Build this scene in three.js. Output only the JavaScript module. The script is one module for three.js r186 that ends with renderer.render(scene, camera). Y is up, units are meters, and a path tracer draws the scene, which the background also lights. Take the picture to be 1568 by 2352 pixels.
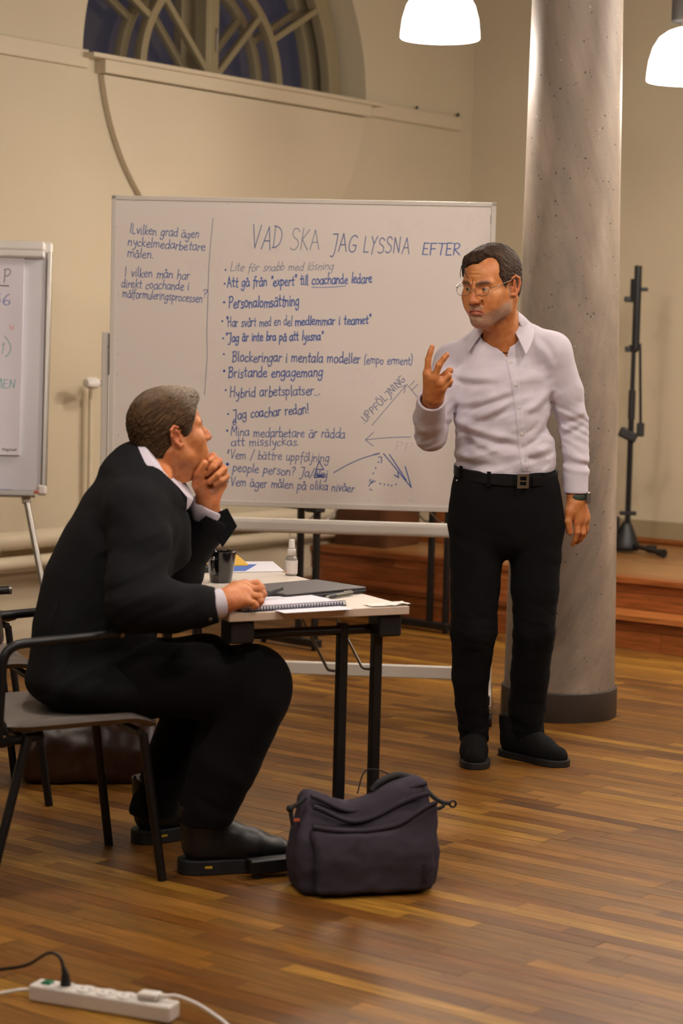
import * as THREE from 'three';
import { RoundedBoxGeometry } from 'three/addons/geometries/RoundedBoxGeometry.js';
import { mergeGeometries, mergeVertices, toCreasedNormals } from 'three/addons/utils/BufferGeometryUtils.js';
import { ImprovedNoise } from 'three/addons/math/ImprovedNoise.js';

// ---------- camera, sky, exposure ----------
const scene = new THREE.Scene();
const F = 4750, PITCH = Math.atan(403 / F), ROLL = 0.024, EYE = 1.45;
const camera = new THREE.PerspectiveCamera(2 * Math.atan(1176 / F) * 180 / Math.PI, 1568 / 2352, 0.1, 60);
camera.position.set(0, EYE, 0);
camera.rotation.order = 'YXZ';
camera.rotation.set(-PITCH, 0, ROLL);
camera.focus = 6.6;
camera.userData.fStop = 3.2;
scene.add(camera);
scene.background = new THREE.Color().setRGB(0.0105, 0.012, 0.027);   // dusk outside the arched window
const renderer = new THREE.WebGLRenderer({ antialias: true });
renderer.toneMapping = THREE.LinearToneMapping;
renderer.toneMappingExposure = 1.0;
renderer.shadowMap.enabled = true;
renderer.shadowMap.type = THREE.PCFSoftShadowMap;
const LAMP_COLOR = new THREE.Color().setRGB(1.0, 0.89, 0.80);
const LAMP_POWER = 4.9;

// ---------- helpers ----------
const noise3 = new ImprovedNoise();
const N3 = (x, y, z) => noise3.noise(x, y, z);
let seedState = 7;
const rnd = () => { seedState = (seedState + 0x6d2b79f5) | 0; let t = Math.imul(seedState ^ (seedState >>> 15), 1 | seedState); t = (t + Math.imul(t ^ (t >>> 7), 61 | t)) ^ t; return ((t ^ (t >>> 14)) >>> 0) / 4294967296; };
const V = (x, y, z) => new THREE.Vector3(x, y, z);
const lerp = THREE.MathUtils.lerp, clamp = THREE.MathUtils.clamp, sstep = THREE.MathUtils.smoothstep;
const camMatrix = new THREE.Matrix4().makeRotationFromEuler(camera.rotation);
function viewRay(x, y) { return V((x - 784) / F, -(y - 1176) / F, -1).applyMatrix4(camMatrix); }
function at(x, y, depth) { const r = viewRay(x, y); return V(0, EYE, 0).addScaledVector(r, depth / -r.z); }       // a point at a depth in front of the camera, metres
function onLevel(x, y, h) { const r = viewRay(x, y); return V(0, EYE, 0).addScaledVector(r, (h - EYE) / r.y); }      // a point on a horizontal plane
const taken = {};
function numbered(name) { taken[name] = taken[name] === undefined ? 0 : taken[name] + 1; return taken[name] ? name + '_' + String(taken[name]).padStart(3, '0') : name; }
function tag(o, label, category, group) { o.userData.label = label; o.userData.category = category; if (group) o.userData.group = group; return o; }
function thing(name, label, category, pos = V(0, 0, 0), turn = 0, group) {
  const o = new THREE.Group(); o.name = numbered(name); o.position.copy(pos); o.rotation.y = turn; scene.add(o);
  return tag(o, label, category, group);
}
function merged(geos) {
  if (!Array.isArray(geos)) return geos;
  if (geos.length === 1) return geos[0];
  const list = geos.map((g) => { const n = g.index ? g.toNonIndexed() : g.clone(); for (const k of Object.keys(n.attributes)) if (!['position', 'normal', 'uv', 'color'].includes(k)) n.deleteAttribute(k); if (!n.attributes.uv) n.setAttribute('uv', new THREE.Float32BufferAttribute(new Float32Array(n.attributes.position.count * 2), 2)); return n; });
  return mergeGeometries(list, false);
}
function mesh(name, geos, material, parent = scene) {
  const m = new THREE.Mesh(merged(geos), material);
  m.name = parent === scene ? numbered(name) : partName(parent, name);
  m.castShadow = true; m.receiveShadow = true;
  parent.add(m);
  return m;
}
function partName(parent, name) { const same = parent.children.filter((c) => c.userData.base === name).length; return same ? name + '_' + String(same).padStart(3, '0') : name; }
function part(name, geos, material, parent, label) {
  const m = mesh(name, geos, material, parent); m.userData.base = name; if (label) m.userData.label = label; return m;
}
function worldPart(name, geos, material, parent, label) {            // geometry given in world coordinates, for a thing that is not turned
  const g = merged(geos).clone(); let p = parent, off = V(0, 0, 0); while (p && p !== scene) { off.add(p.position); p = p.parent; }
  g.translate(-off.x, -off.y, -off.z);
  return part(name, g, material, parent, label);
}
const T = (g, x, y, z) => g.translate(x, y, z);
function box(w, h, d, x = 0, y = 0, z = 0, r = 0.004, seg = 2) {
  const g = r > 0 ? new RoundedBoxGeometry(w, h, d, seg, Math.min(r, w / 2.01, h / 2.01, d / 2.01)) : new THREE.BoxGeometry(w, h, d);
  return g.translate(x, y, z);
}
function uvBox(w, h, d, x = 0, y = 0, z = 0, ox = 0, oy = 0) {         // plain box whose uv are metres
  const g = new THREE.BoxGeometry(w, h, d), p = g.attributes.position, n = g.attributes.normal, uv = g.attributes.uv;
  for (let i = 0; i < p.count; i++) {
    const ax = Math.abs(n.getX(i)), ay = Math.abs(n.getY(i));
    if (ay > 0.5) uv.setXY(i, p.getX(i) + ox, p.getZ(i) + oy); else if (ax > 0.5) uv.setXY(i, p.getZ(i) + ox, p.getY(i) + oy); else uv.setXY(i, p.getX(i) + ox, p.getY(i) + oy);
  }
  return g.translate(x, y, z);
}
function tube(points, radius, radial = 10, seg = 0, closed = false, tension = 0.5) {
  const pts = points.map((p) => (Array.isArray(p) ? V(...p) : p));
  const curve = pts.length === 2 && !closed ? new THREE.LineCurve3(pts[0], pts[1]) : new THREE.CatmullRomCurve3(pts, closed, 'catmullrom', tension);
  const g = new THREE.TubeGeometry(curve, seg || Math.max(1, (pts.length - 1) * 8), radius, radial, closed);
  if (closed) return g;
  const caps = [g];
  for (const [t, s] of [[0, -1], [1, 1]]) {
    const c = curve.getPointAt(t), d = curve.getTangentAt(t).multiplyScalar(s), k = new THREE.CircleGeometry(radius, radial);
    k.applyQuaternion(new THREE.Quaternion().setFromUnitVectors(V(0, 0, 1), d)); k.translate(c.x, c.y, c.z); caps.push(k);
  }
  return merged(caps);
}
function bentPath(points, r, n = 6) {                                   // straight runs joined by round bends
  const p = points.map((q) => (Array.isArray(q) ? V(...q) : q)), out = [p[0]];
  for (let i = 1; i < p.length - 1; i++) {
    const a = p[i].clone().sub(p[i - 1]), b = p[i + 1].clone().sub(p[i]), rr = Math.min(r, a.length() / 2, b.length() / 2);
    const s = p[i].clone().addScaledVector(a.normalize(), -rr), e = p[i].clone().addScaledVector(b.normalize(), rr);
    for (let k = 0; k <= n; k++) { const t = k / n; out.push(s.clone().multiplyScalar((1 - t) * (1 - t)).addScaledVector(p[i], 2 * t * (1 - t)).addScaledVector(e, t * t)); }
  }
  out.push(p[p.length - 1]);
  return out;
}
class PolyPath extends THREE.CurvePath { constructor(pts) { super(); for (let i = 1; i < pts.length; i++) if (pts[i].distanceTo(pts[i - 1]) > 1e-6) this.add(new THREE.LineCurve3(pts[i - 1], pts[i])); } }
function pipe(points, bend, radius, radial = 12) {
  const pts = bentPath(points, bend), c = new PolyPath(pts), L = c.getLength();
  const g = new THREE.TubeGeometry(c, Math.max(8, Math.min(160, Math.round(L / (bend ? bend / 5 : L / 2)))), radius, radial, false), caps = [g];
  for (const [i, j] of [[0, 1], [pts.length - 1, pts.length - 2]]) {
    const d = pts[i].clone().sub(pts[j]).normalize(), k = new THREE.CircleGeometry(radius, radial);
    k.applyQuaternion(new THREE.Quaternion().setFromUnitVectors(V(0, 0, 1), d)); k.translate(pts[i].x, pts[i].y, pts[i].z); caps.push(k);
  }
  return merged(caps);
}
function rod(a, b, ra, rb = ra, radial = 12) {
  const A = Array.isArray(a) ? V(...a) : a, B = Array.isArray(b) ? V(...b) : b, d = B.clone().sub(A), L = d.length();
  const g = new THREE.CylinderGeometry(rb, ra, L, radial); g.translate(0, L / 2, 0);
  g.applyQuaternion(new THREE.Quaternion().setFromUnitVectors(V(0, 1, 0), d.normalize())); return g.translate(A.x, A.y, A.z);
}
function bar(a, b, w, h, r = 0.003) {                                   // rectangular tube from a to b, h upright
  const A = Array.isArray(a) ? V(...a) : a, B = Array.isArray(b) ? V(...b) : b, d = B.clone().sub(A), L = d.length();
  const g = box(w, h, L, 0, 0, 0, r), m = new THREE.Matrix4(), z = d.clone().normalize(), up = Math.abs(z.y) > 0.95 ? V(0, 0, 1) : V(0, 1, 0), x = up.clone().cross(z).normalize(), y = z.clone().cross(x);
  m.makeBasis(x, y, z); g.applyMatrix4(m); const c = A.clone().add(B).multiplyScalar(0.5); return g.translate(c.x, c.y, c.z);
}
function lathe(profile, seg = 40) { return new THREE.LatheGeometry(profile.map((p) => new THREE.Vector2(p[0], p[1])), seg); }
function extrude(shape, depth, bevel = 0, seg = 16) {
  return new THREE.ExtrudeGeometry(shape, { depth, bevelEnabled: bevel > 0, bevelSize: bevel, bevelThickness: bevel, bevelSegments: 2, curveSegments: seg });
}
function poly(points) { const s = new THREE.Shape(); points.forEach((p, i) => (i ? s.lineTo(p[0], p[1]) : s.moveTo(p[0], p[1]))); s.closePath(); return s; }

// ---------- textures ----------
function tex(w, h, fn, color = true) {
  const data = new Uint8Array(w * h * 4);
  for (let y = 0; y < h; y++) for (let x = 0; x < w; x++) { const c = fn(x, y), i = (y * w + x) * 4; data[i] = clamp(c[0], 0, 255); data[i + 1] = clamp(c[1], 0, 255); data[i + 2] = clamp(c[2], 0, 255); data[i + 3] = 255; }
  const t = new THREE.DataTexture(data, w, h); t.magFilter = THREE.LinearFilter; t.minFilter = THREE.LinearFilter; t.wrapS = t.wrapT = THREE.RepeatWrapping; if (color) t.colorSpace = THREE.SRGBColorSpace; t.needsUpdate = true; return t;
}
const tileN = (x, y, w, h, f, z) => {                                   // noise that repeats over the texture
  const a = x / w * Math.PI * 2, b = y / h * Math.PI * 2, r = f / 6.2832;
  return N3(Math.cos(a) * r + z, Math.sin(a) * r + Math.cos(b) * r * 1.3, Math.sin(b) * r * 1.3 + z * 2.7);
};
function std(color, rough = 0.6, metal = 0, extra = {}) { return new THREE.MeshStandardMaterial({ color, roughness: rough, metalness: metal, ...extra }); }
function repeatEvery(t, sx, sy = sx) { const c = t.clone(); c.repeat.set(1 / sx, 1 / sy); c.needsUpdate = true; return c; }
const fineBump = tex(128, 128, (x, y) => { const n = 128 + 127 * (rnd() - 0.5); return [n, n, n]; }, false);
const weaveBump = tex(128, 128, (x, y) => { const n = 128 + 60 * Math.sin(x * Math.PI / 2) * (((x >> 2) + (y >> 2)) & 1 ? 1 : -1) + 60 * Math.sin(y * Math.PI / 2) + 30 * (rnd() - 0.5); return [n, n, n]; }, false);

// ---------- materials ----------
const M = {
  wall: std('#bfb399', 0.85),
  trim: std('#c3b69d', 0.5),
  ceiling: std('#a3947c', 0.9),
  farWall: std('#6f5f4a', 0.9),
  whitePaint: std('#d9d0c0', 0.4),
  blackMetal: std('#131215', 0.42, 0.2),
  blackPlastic: std('#121114', 0.5),
  chrome: std('#c9c6c2', 0.18, 1),
  steel: std('#9c9892', 0.35, 0.9),
  whitePlastic: std('#ddd8d2', 0.42),
  paper: std('#e4e2ea', 0.85),
  boardFrame: std('#dcd6cc', 0.4),
  pipePaint: std('#c9bda4', 0.35),
  windowPaint: std('#8f8263', 0.45),
};
// ---------- the room ----------
// Room axes: u runs along the back wall, v along the left wall towards the viewer; the corner of the two walls is CORNER.
const TURN = 37 * Math.PI / 180, CORNER = V(0.725, 0, -12.5);
const roomPoint = (u, y, v) => V(CORNER.x + u * Math.cos(TURN) - v * Math.sin(TURN), y, CORNER.z + u * Math.sin(TURN) + v * Math.cos(TURN));
function roomed(o, u = 0, y = 0, v = 0) { o.position.copy(roomPoint(u, y, v)); o.rotation.y = -TURN; return o; }
function struct(name, geos, material, u = 0, y = 0, v = 0) { const m = roomed(mesh(name, geos, material), u, y, v); m.userData.kind = 'structure'; return m; }
function structGroup(name, u = 0, y = 0, v = 0) { const g = new THREE.Group(); g.name = numbered(name); g.userData.kind = 'structure'; scene.add(g); return roomed(g, u, y, v); }
const ROOM_U = 9.6, ROOM_V = 13.4, ROOM_H = 4.3;
const WIN = { v: 2.19, y: 2.73, r: 1.12, sill: 2.72 };

{ // left wall with the arched opening: drawn in (v, y), extruded away from the room
  const s = poly([[-0.3, -0.1], [ROOM_V + 0.3, -0.1], [ROOM_V + 0.3, ROOM_H + 0.2], [-0.3, ROOM_H + 0.2]]);
  const hole = new THREE.Path(); hole.moveTo(WIN.v + WIN.r, WIN.sill); hole.absarc(WIN.v, WIN.y, WIN.r, 0, Math.PI, false); hole.lineTo(WIN.v - WIN.r, WIN.sill); hole.closePath();
  s.holes.push(hole);
  const g = extrude(s, 0.34, 0, 64);
  g.rotateY(-Math.PI / 2);                      // (v, y, depth) -> u = -depth, v
  struct('wall_left', g, M.wall);
}
struct('wall_back', uvBox(ROOM_U + 0.6, ROOM_H + 0.3, 0.3, ROOM_U / 2, ROOM_H / 2 + 0.05, -0.15), M.wall);
struct('wall_right', uvBox(0.3, ROOM_H + 0.3, ROOM_V + 0.6, ROOM_U + 0.15, ROOM_H / 2 + 0.05, ROOM_V / 2), M.farWall);
struct('wall_front', uvBox(ROOM_U + 0.6, ROOM_H + 0.3, 0.3, ROOM_U / 2, ROOM_H / 2 + 0.05, ROOM_V + 0.15), M.farWall);
struct('ceiling', uvBox(ROOM_U + 0.6, 0.25, ROOM_V + 0.6, ROOM_U / 2, ROOM_H + 0.125, ROOM_V / 2), M.ceiling);

// arched window: two layers of painted glazing bars, each bar a part, panes between them
{
  const w = structGroup('window_1'); 
  const ring = (r0, r1, depth) => { const s = new THREE.Shape(); s.absarc(0, 0, r1, -0.02, Math.PI + 0.02, false); s.absarc(0, 0, r0, Math.PI + 0.02, -0.02, true); s.closePath(); return extrude(s, depth, 0.006, 48); };
  const place = (g, u) => { g.rotateY(-Math.PI / 2); return g.translate(u, WIN.y + 0.02, WIN.v); };
  const barAt = (a, r0, r1, wd, dp) => { const g = box(wd, r1 - r0, dp, 0, (r0 + r1) / 2, dp / 2, 0.006); g.rotateZ(a - Math.PI / 2); return g; };
  const layer = (u, wd) => {
    part('window_frame', place(ring(0.985, 1.075, 0.055), u), M.windowPaint, w);
    part('glazing_bar', place(ring(0.54 - wd / 2, 0.54 + wd / 2, 0.04), u), M.windowPaint, w);
    for (const a of [45, 135]) part('glazing_bar', place(barAt(a * Math.PI / 180, 0.05, 0.54, wd, 0.04), u), M.windowPaint, w);
    for (const a of [29, 63, 117, 151]) part('glazing_bar', place(barAt(a * Math.PI / 180, 0.53, 1.0, wd, 0.04), u), M.windowPaint, w);
    part('glazing_bar', place(box(1.98, 0.05, 0.05, 0, -0.005, 0.025, 0.006), u), M.windowPaint, w);
  };
  layer(-0.15, 0.034); layer(-0.29, 0.036);
  part('mullion', place(merged([box(0.075, 1.03, 0.07, 0, 0.5, 0.035, 0.008), box(0.03, 1.03, 0.085, 0.045, 0.5, 0.045, 0.006)]), -0.15), M.windowPaint, w);
  part('mullion', place(box(0.17, 1.03, 0.06, 0, 0.5, 0.03, 0.008), -0.3), M.windowPaint, w);
  part('window_latch', place(merged([box(0.01, 0.1, 0.012, -0.01, 0.2, -0.006, 0.003), T(new THREE.SphereGeometry(0.009, 10, 8), -0.012, 0.26, -0.006)]), -0.15), M.steel, w, 'slim metal window latch');
  const glass = new THREE.MeshPhysicalMaterial({ color: '#ffffff', roughness: 0.03, transmission: 1, thickness: 0, ior: 1.5 });
  const pane = new THREE.Shape(); pane.absarc(0, 0, 1.03, 0, Math.PI, false); pane.closePath();
  for (const u of [-0.13 - 0.04, -0.31]) part('pane', place(new THREE.ShapeGeometry(pane, 48), u), glass, w);
  part('reveal_rim', place(ring(1.07, 1.118, 0.05), -0.19), M.windowPaint, w);
}
// half-round panel that boxes in the lower half of the round window, with its capping board
{
  const p = structGroup('trim_1');
  const s = new THREE.Shape(); s.absarc(0, 0.175, 1.05, Math.PI + 0.172, 2 * Math.PI - 0.172, false); s.closePath();
  const g = extrude(s, 0.03, 0.003, 64); g.rotateY(-Math.PI / 2); g.translate(0.037, 2.66, 2.165); part('panel', g, M.trim, p);
  part('capping_board', box(0.07, 0.085, 2.12, 0.035, 2.705, 2.165, 0.006), M.trim, p);
  part('sill', box(0.36, 0.022, 2.3, -0.085, 2.735, 2.18, 0.004), M.trim, p);
  const l = structGroup('trim_2');
  part('ledge_board', box(0.03, 0.085, ROOM_V - 3.3, 0.012, 2.72, (ROOM_V + 3.24) / 2 + 0.02, 0.006), M.trim, l);
  const r = structGroup('trim_3');
  part('ledge_board', box(0.035, 0.08, 0.9, 0.014, 2.715, 0.6, 0.006), M.trim, r);
  part('nail', T(new THREE.SphereGeometry(0.011, 10, 8), 0.03, 2.765, 0.2), M.blackMetal, r);
  part('nail', T(new THREE.SphereGeometry(0.009, 10, 8), 0.03, 2.765, 0.62), M.blackMetal, r);
}
// heating pipes and the boxed-in plinth along the left wall
{
  const t = structGroup('trim_4');
  part('pipe', rod([0.11, 0.487, 1.3], [0.11, 0.487, 6.5], 0.045, 0.045, 20), M.pipePaint, t);
  part('pipe', rod([0.13, 0.385, 0.6], [0.13, 0.385, 6.5], 0.032, 0.032, 20), M.pipePaint, t);
  for (const v of [1.75, 3.4, 4.8]) part('pipe_collar', rod([0.13, 0.385, v], [0.13, 0.385, v + 0.12], 0.038, 0.038, 20), M.pipePaint, t);
  for (const v of [1.72, 3.9]) part('pipe_bracket', merged([box(0.1, 0.03, 0.02, 0.05, 0.44, v, 0.004), box(0.02, 0.16, 0.02, 0.075, 0.43, v, 0.004)]), M.pipePaint, t);
  part('plinth_board', box(0.1, 0.33, 2.05, 0.05, 0.165, 2.45, 0.006), M.trim, t);
  part('plinth_board', box(0.06, 0.2, 0.55, 0.13, 0.1, 1.75, 0.006), M.trim, t);
  part('plinth_board', box(0.03, 0.06, 3.2, 0.015, 0.03, 5.05, 0.004), M.trim, t);
}
{ // radiator valve with its two thin riser pipes
  const c = roomPoint(0.15, 1.204, 3.36), t = thing('radiator_valve', 'white thermostat valve head sticking out beside the whiteboard edge', 'valve', V(c.x, 1.204, c.z), -TURN);
  const head = lathe([[0, -0.035], [0.018, -0.035], [0.021, -0.03], [0.026, 0.0], [0.027, 0.03], [0.022, 0.045], [0.016, 0.05], [0, 0.05]], 24); head.rotateX(-Math.PI / 2);
  part('valve_head', T(head, 0, 0, 0.02), M.whitePlastic, t);
  for (let i = 0; i < 6; i++) { const g = box(0.003, 0.004, 0.06, 0, 0.0255, 0.015, 0.001); g.rotateZ(i * Math.PI / 3); part('grip_rib', g, M.whitePlastic, t); }
  part('valve_body', rod([0, 0, -0.03], [0, 0, -0.09], 0.014), M.chrome, t);
  part('riser_pipe', pipe([[0, 0, -0.085], [-0.1, 0, -0.085], [-0.1, -0.7, -0.085]], 0.03, 0.012), M.pipePaint, t);
}
// back wall baseboard with its wooden bead
{
  const b = structGroup('baseboard_back');
  part('board', box(ROOM_U, 0.1, 0.02, ROOM_U / 2, 0.4, 0.01, 0.004), std('#8f8163', 0.5), b);
  part('wood_bead', rod([0.02, 0.335, 0.02], [ROOM_U, 0.335, 0.02], 0.018, 0.018, 12), std('#7a4416', 0.4), b);
}

// ---------- wood ----------
const hexRGB = (h) => { const c = new THREE.Color(h); return [c.r * 255, c.g * 255, c.b * 255].map((v) => 255 * Math.pow(v / 255, 1 / 2.2)); };
function woodTex(base, seed, w = 512, h = 64, contrast = 1) {             // u along the grain
  const b = hexRGB(base);
  return tex(w, h, (x, y) => {
    const wob = 5 * tileN(x, y, w, h, 3, seed);
    const g = N3(Math.cos(x / w * 6.283) * 1.1, Math.sin(x / w * 6.283) * 1.1 + seed * 3, (y + wob) / h * 11);
    const f = N3(x / w * 14, (y + wob * 0.6) / h * 34, seed * 1.7), p = N3(x / w * 60, y / h * 46, seed + 9);
    const k = 1 + contrast * (0.22 * g + 0.13 * f - 0.14 * Math.max(0, p - 0.35));
    return [b[0] * k, b[1] * (k * 0.96 + 0.04 * k * k), b[2] * k * k * 0.98];
  });
}
function woodMats(colors, rough, sx, sy, contrast) { return colors.map((c, i) => { const t = woodTex(c, 3.1 + i * 1.37, 512, 64, contrast); t.repeat.set(1 / sx, 1 / sy); return new THREE.MeshPhysicalMaterial({ map: t, specularIntensity: 0.6, roughness: rough + 0.03 * Math.sin(i * 7) }); }); }
const floorMats = woodMats(['#6c4816', '#784f12', '#603b10', '#845a1e', '#6e4510', '#56330c', '#7a5016', '#683f0e', '#8d651f'], 0.44, 0.9, 0.085, 1.15);
const stageMats = woodMats(['#935424', '#86491c', '#9d5f2b', '#793f16'], 0.4, 1.1, 0.16, 1);
const deckMats = woodMats(['#9a7040', '#8d6435'], 0.33, 0.9, 0.1, 0.8);

// floor: narrow strips laid parallel to the back wall
{
  const floor = structGroup('floor'); 
  part('subfloor', uvBox(ROOM_U + 0.6, 0.12, ROOM_V + 0.6, ROOM_U / 2, -0.084, ROOM_V / 2), std('#2c1a0c', 0.8), floor);
  const W = 0.058, lengths = [0.42, 0.55, 0.68, 0.83], cache = {};
  const geo = (L, k) => cache[L + '_' + k] ??= uvBox(L - 0.0012, 0.022, W - 0.0012, 0, 0, 0, k * 0.31 + L, k * 0.017);
  const near = [], far = [];
  for (let r = 0; r < ROOM_V / W; r++) {
    let u = -rnd() * 0.8; const v = (r + 0.5) * W;
    while (u < ROOM_U) {
      const li = Math.floor(rnd() * 4), L = lengths[li], k = Math.floor(rnd() * 5), m = Math.floor(Math.pow(rnd(), 1.25) * floorMats.length), lift = (rnd() - 0.5) * 0.0005, c = roomPoint(u + L / 2, 0, v);
      const depth = -c.z, half = depth * 784 / F + 0.33;
      const it = { u: u + L / 2, v, L, k, m, lift, depth };
      if (Math.abs(c.x) < half && depth > 3.9 && depth < 11) near.push(it); else if (u + L / 2 < ROOM_U) far.push(it);
      u += L;
    }
  }
  near.sort((a, b) => a.depth - b.depth);
  far.push(...near.splice(298));
  for (const p of near) { const s = part('plank', geo(p.L, p.k), floorMats[p.m], floor); s.position.set(p.u, -0.011 + p.lift, p.v); }
  const by = floorMats.map(() => []);
  for (const p of far) by[p.m].push(geo(p.L, p.k).clone().translate(p.u, -0.011 + p.lift, p.v));
  by.forEach((g, i) => { if (g.length) { const s = part('plank_field', mergeGeometries(g), floorMats[i], floor); s.userData.kind = 'stuff'; } });
}
// stage with one step, boards on the risers
{
  const H = 0.32, E = 1.6, E2 = 1.8, st = structGroup('floor_stage');
  part('stage_core', uvBox(ROOM_U, H - 0.03, E - 0.03, ROOM_U / 2, (H - 0.03) / 2, (E - 0.03) / 2), std('#3a1f0a', 0.7), st);
  part('step_core', uvBox(ROOM_U, 0.13, 0.2, ROOM_U / 2, 0.065, E + 0.07), std('#3a1f0a', 0.7), st);
  const run = (name, y, h, z, d, L0, mats, off) => { let u = 0.002, i = off; while (u < 6.2) { const L = L0 * (0.75 + 0.5 * rnd()); part(name, uvBox(L - 0.003, h - 0.002, d, u + L / 2, y, z, i * 0.37, i * 0.05), mats[Math.floor(rnd() * mats.length)], st); u += L; i++; } };
  run('riser_board', 0.045, 0.09, E2 - 0.01, 0.02, 1.1, stageMats, 1);
  run('riser_board', 0.118, 0.054, E2 - 0.011, 0.02, 0.9, stageMats, 2);
  run('step_board', 0.152, 0.026, E + 0.105, 0.23, 1.6, stageMats, 3);
  run('riser_board', 0.205, 0.08, E - 0.01, 0.02, 1.2, stageMats, 4);
  run('riser_board', 0.268, 0.046, E - 0.011, 0.02, 0.8, stageMats, 5);
  run('nosing_board', H - 0.0145, 0.029, E - 0.03, 0.09, 1.7, stageMats, 6);
  for (let r = 0; r < 16; r++) run('deck_board', H - 0.012, 0.024, E - 0.125 - r * 0.094, 0.092, 1.5, deckMats, r);
}
// concrete column on a painted ring
{
  const conc = (w, h) => tex(w, h, (x, y) => {
    const a = tileN(x, y, w, h, 5, 2), b = tileN(x, y, w, h, 17, 5), c = tileN(x, y, w, h, 60, 8);
    const k = 1 + 0.13 * a + 0.1 * b + 0.06 * c + 0.05 * (rnd() - 0.5), veil = Math.max(0, tileN(x, y * 0.6, w, h, 9, 11) - 0.18) * 60;
    return [133 * k + veil, 120 * k + veil, 106 * k + veil];
  });
  const cmap = conc(1024, 2048), cd = cmap.image.data;
  for (let i = 0; i < 2600; i++) {                                        // air holes in the cast face
    const cx = Math.floor(rnd() * 1024), cy = Math.floor(rnd() * 2048), r = rnd() < 0.1 ? 2.6 + rnd() * 0.8 : 1.1 + rnd() * 1.0, light = rnd() < 0.16;
    for (let y = -3; y <= 3; y++) for (let x = -3; x <= 3; x++) { const d = Math.hypot(x * 1.0, y * 1.75); if (d < r) { const j = (((cy + y + 2048) % 2048) * 1024 + (cx + x + 1024) % 1024) * 4; for (let k = 0; k < 3; k++) cd[j + k] = light ? Math.min(255, cd[j + k] + 45) : cd[j + k] * 0.33; } }
  }
  const base = onLevel(1282, 1636, 0), col = new THREE.Group(); col.name = numbered('column'); col.userData.kind = 'structure'; tag(col, 'round grey concrete column with a dark painted ring at its foot', 'column'); scene.add(col);
  delete col.userData.category;
  const foot = at(1283, 1600, 8.02); col.position.set(foot.x, 0, foot.z); col.rotation.z = 0.006;
  part('shaft', lathe([[0.2165, 0.0], [0.2125, 0.35], [0.203, 0.9], [0.1915, 1.5], [0.182, 2.1], [0.1725, 2.8], [0.158, ROOM_H]], 72), new THREE.MeshStandardMaterial({ map: cmap, roughness: 0.62, bumpMap: cmap, bumpScale: 0.002 }), col);
  part('foot_ring', lathe([[0.2, 0.0], [0.226, 0.0], [0.226, 0.108], [0.222, 0.113], [0.2, 0.113]], 72), std('#3b342e', 0.5), col, 'dark painted ring around the foot');
}

// ---------- lamps ----------
function pendant(pos, r, label, group, seg = 56) {
  const t = thing('pendant_lamp', label, 'lamp', pos, 0, group), k = r / 0.18;
  const glow = new THREE.MeshStandardMaterial({ color: '#f4efe6', emissive: new THREE.Color().setRGB(1.0, 0.95, 0.9), emissiveIntensity: seg < 20 ? 0.4 : 2.2, roughness: 0.35, side: THREE.DoubleSide });
  const prof = [[0.176, 0.002], [0.18, 0.006], [0.179, 0.03], [0.172, 0.09], [0.155, 0.15], [0.128, 0.195], [0.09, 0.222], [0.052, 0.236], [0.04, 0.238]].map((p) => [p[0] * k, p[1] * k]);
  const inner = prof.slice().reverse().map((p) => [Math.max(0.02, p[0] - 0.006), p[1] - 0.004 + 0.004 * (p[1] < 0.01)]);
  part('lamp_shade', lathe([...prof.slice().reverse(), ...inner.slice().reverse()], seg), glow, t);
  part('neck', lathe([[0.03, 0.232], [0.034, 0.232], [0.034, 0.262], [0.05, 0.266], [0.05, 0.27], [0.0, 0.27]].map((p) => [p[0] * k, p[1] * k]), 32), M.steel, t);
  part('lamp_housing', lathe([[0.0, 0.262], [0.074, 0.262], [0.078, 0.27], [0.078, 0.55], [0.072, 0.56], [0.0, 0.56]].map((p) => [p[0] * k, p[1] * k]), 36), std('#4d4944', 0.5, 0.4), t, 'grey cylindrical housing');
  part('cable', rod([0, 0.555 * k, 0], [0, ROOM_H - pos.y, 0], 0.004), M.blackPlastic, t);
  const l = new THREE.PointLight(LAMP_COLOR, LAMP_POWER, 0, 2); l.position.set(0, -0.03, 0); l.castShadow = true; l.shadow.radius = 6; l.shadow.mapSize.set(1024, 1024); l.shadow.bias = -0.002; t.add(l);
  return t;
}
{
  const one = at(1010, 91, 8.4), two = at(1577, 189, 8.8);
  pendant(one, 0.161, 'glowing white bell pendant lamp hanging left of the concrete column', 'pendant lamps');
  pendant(two, 0.171, 'glowing white bell pendant lamp with grey housing right of the column', 'pendant lamps');
  // the rest of the rows, above and beside the frame
  const rest = [[4.7, 5.2], [5.6, 3.2], [3.4, 6.7], [5.2, 6.9], [7.4, 6.0], [5.6, 9.2], [3.2, 8.8], [3.7, 2.8], [4.5, 1.5], [5.8, 2.0]];
  for (const [u, v] of rest) { const p = roomPoint(u, 2.95, v); pendant(p, 0.165, 'white bell pendant lamp hanging above the seats outside the picture', 'pendant lamps above the seats', 16); }
}
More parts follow.
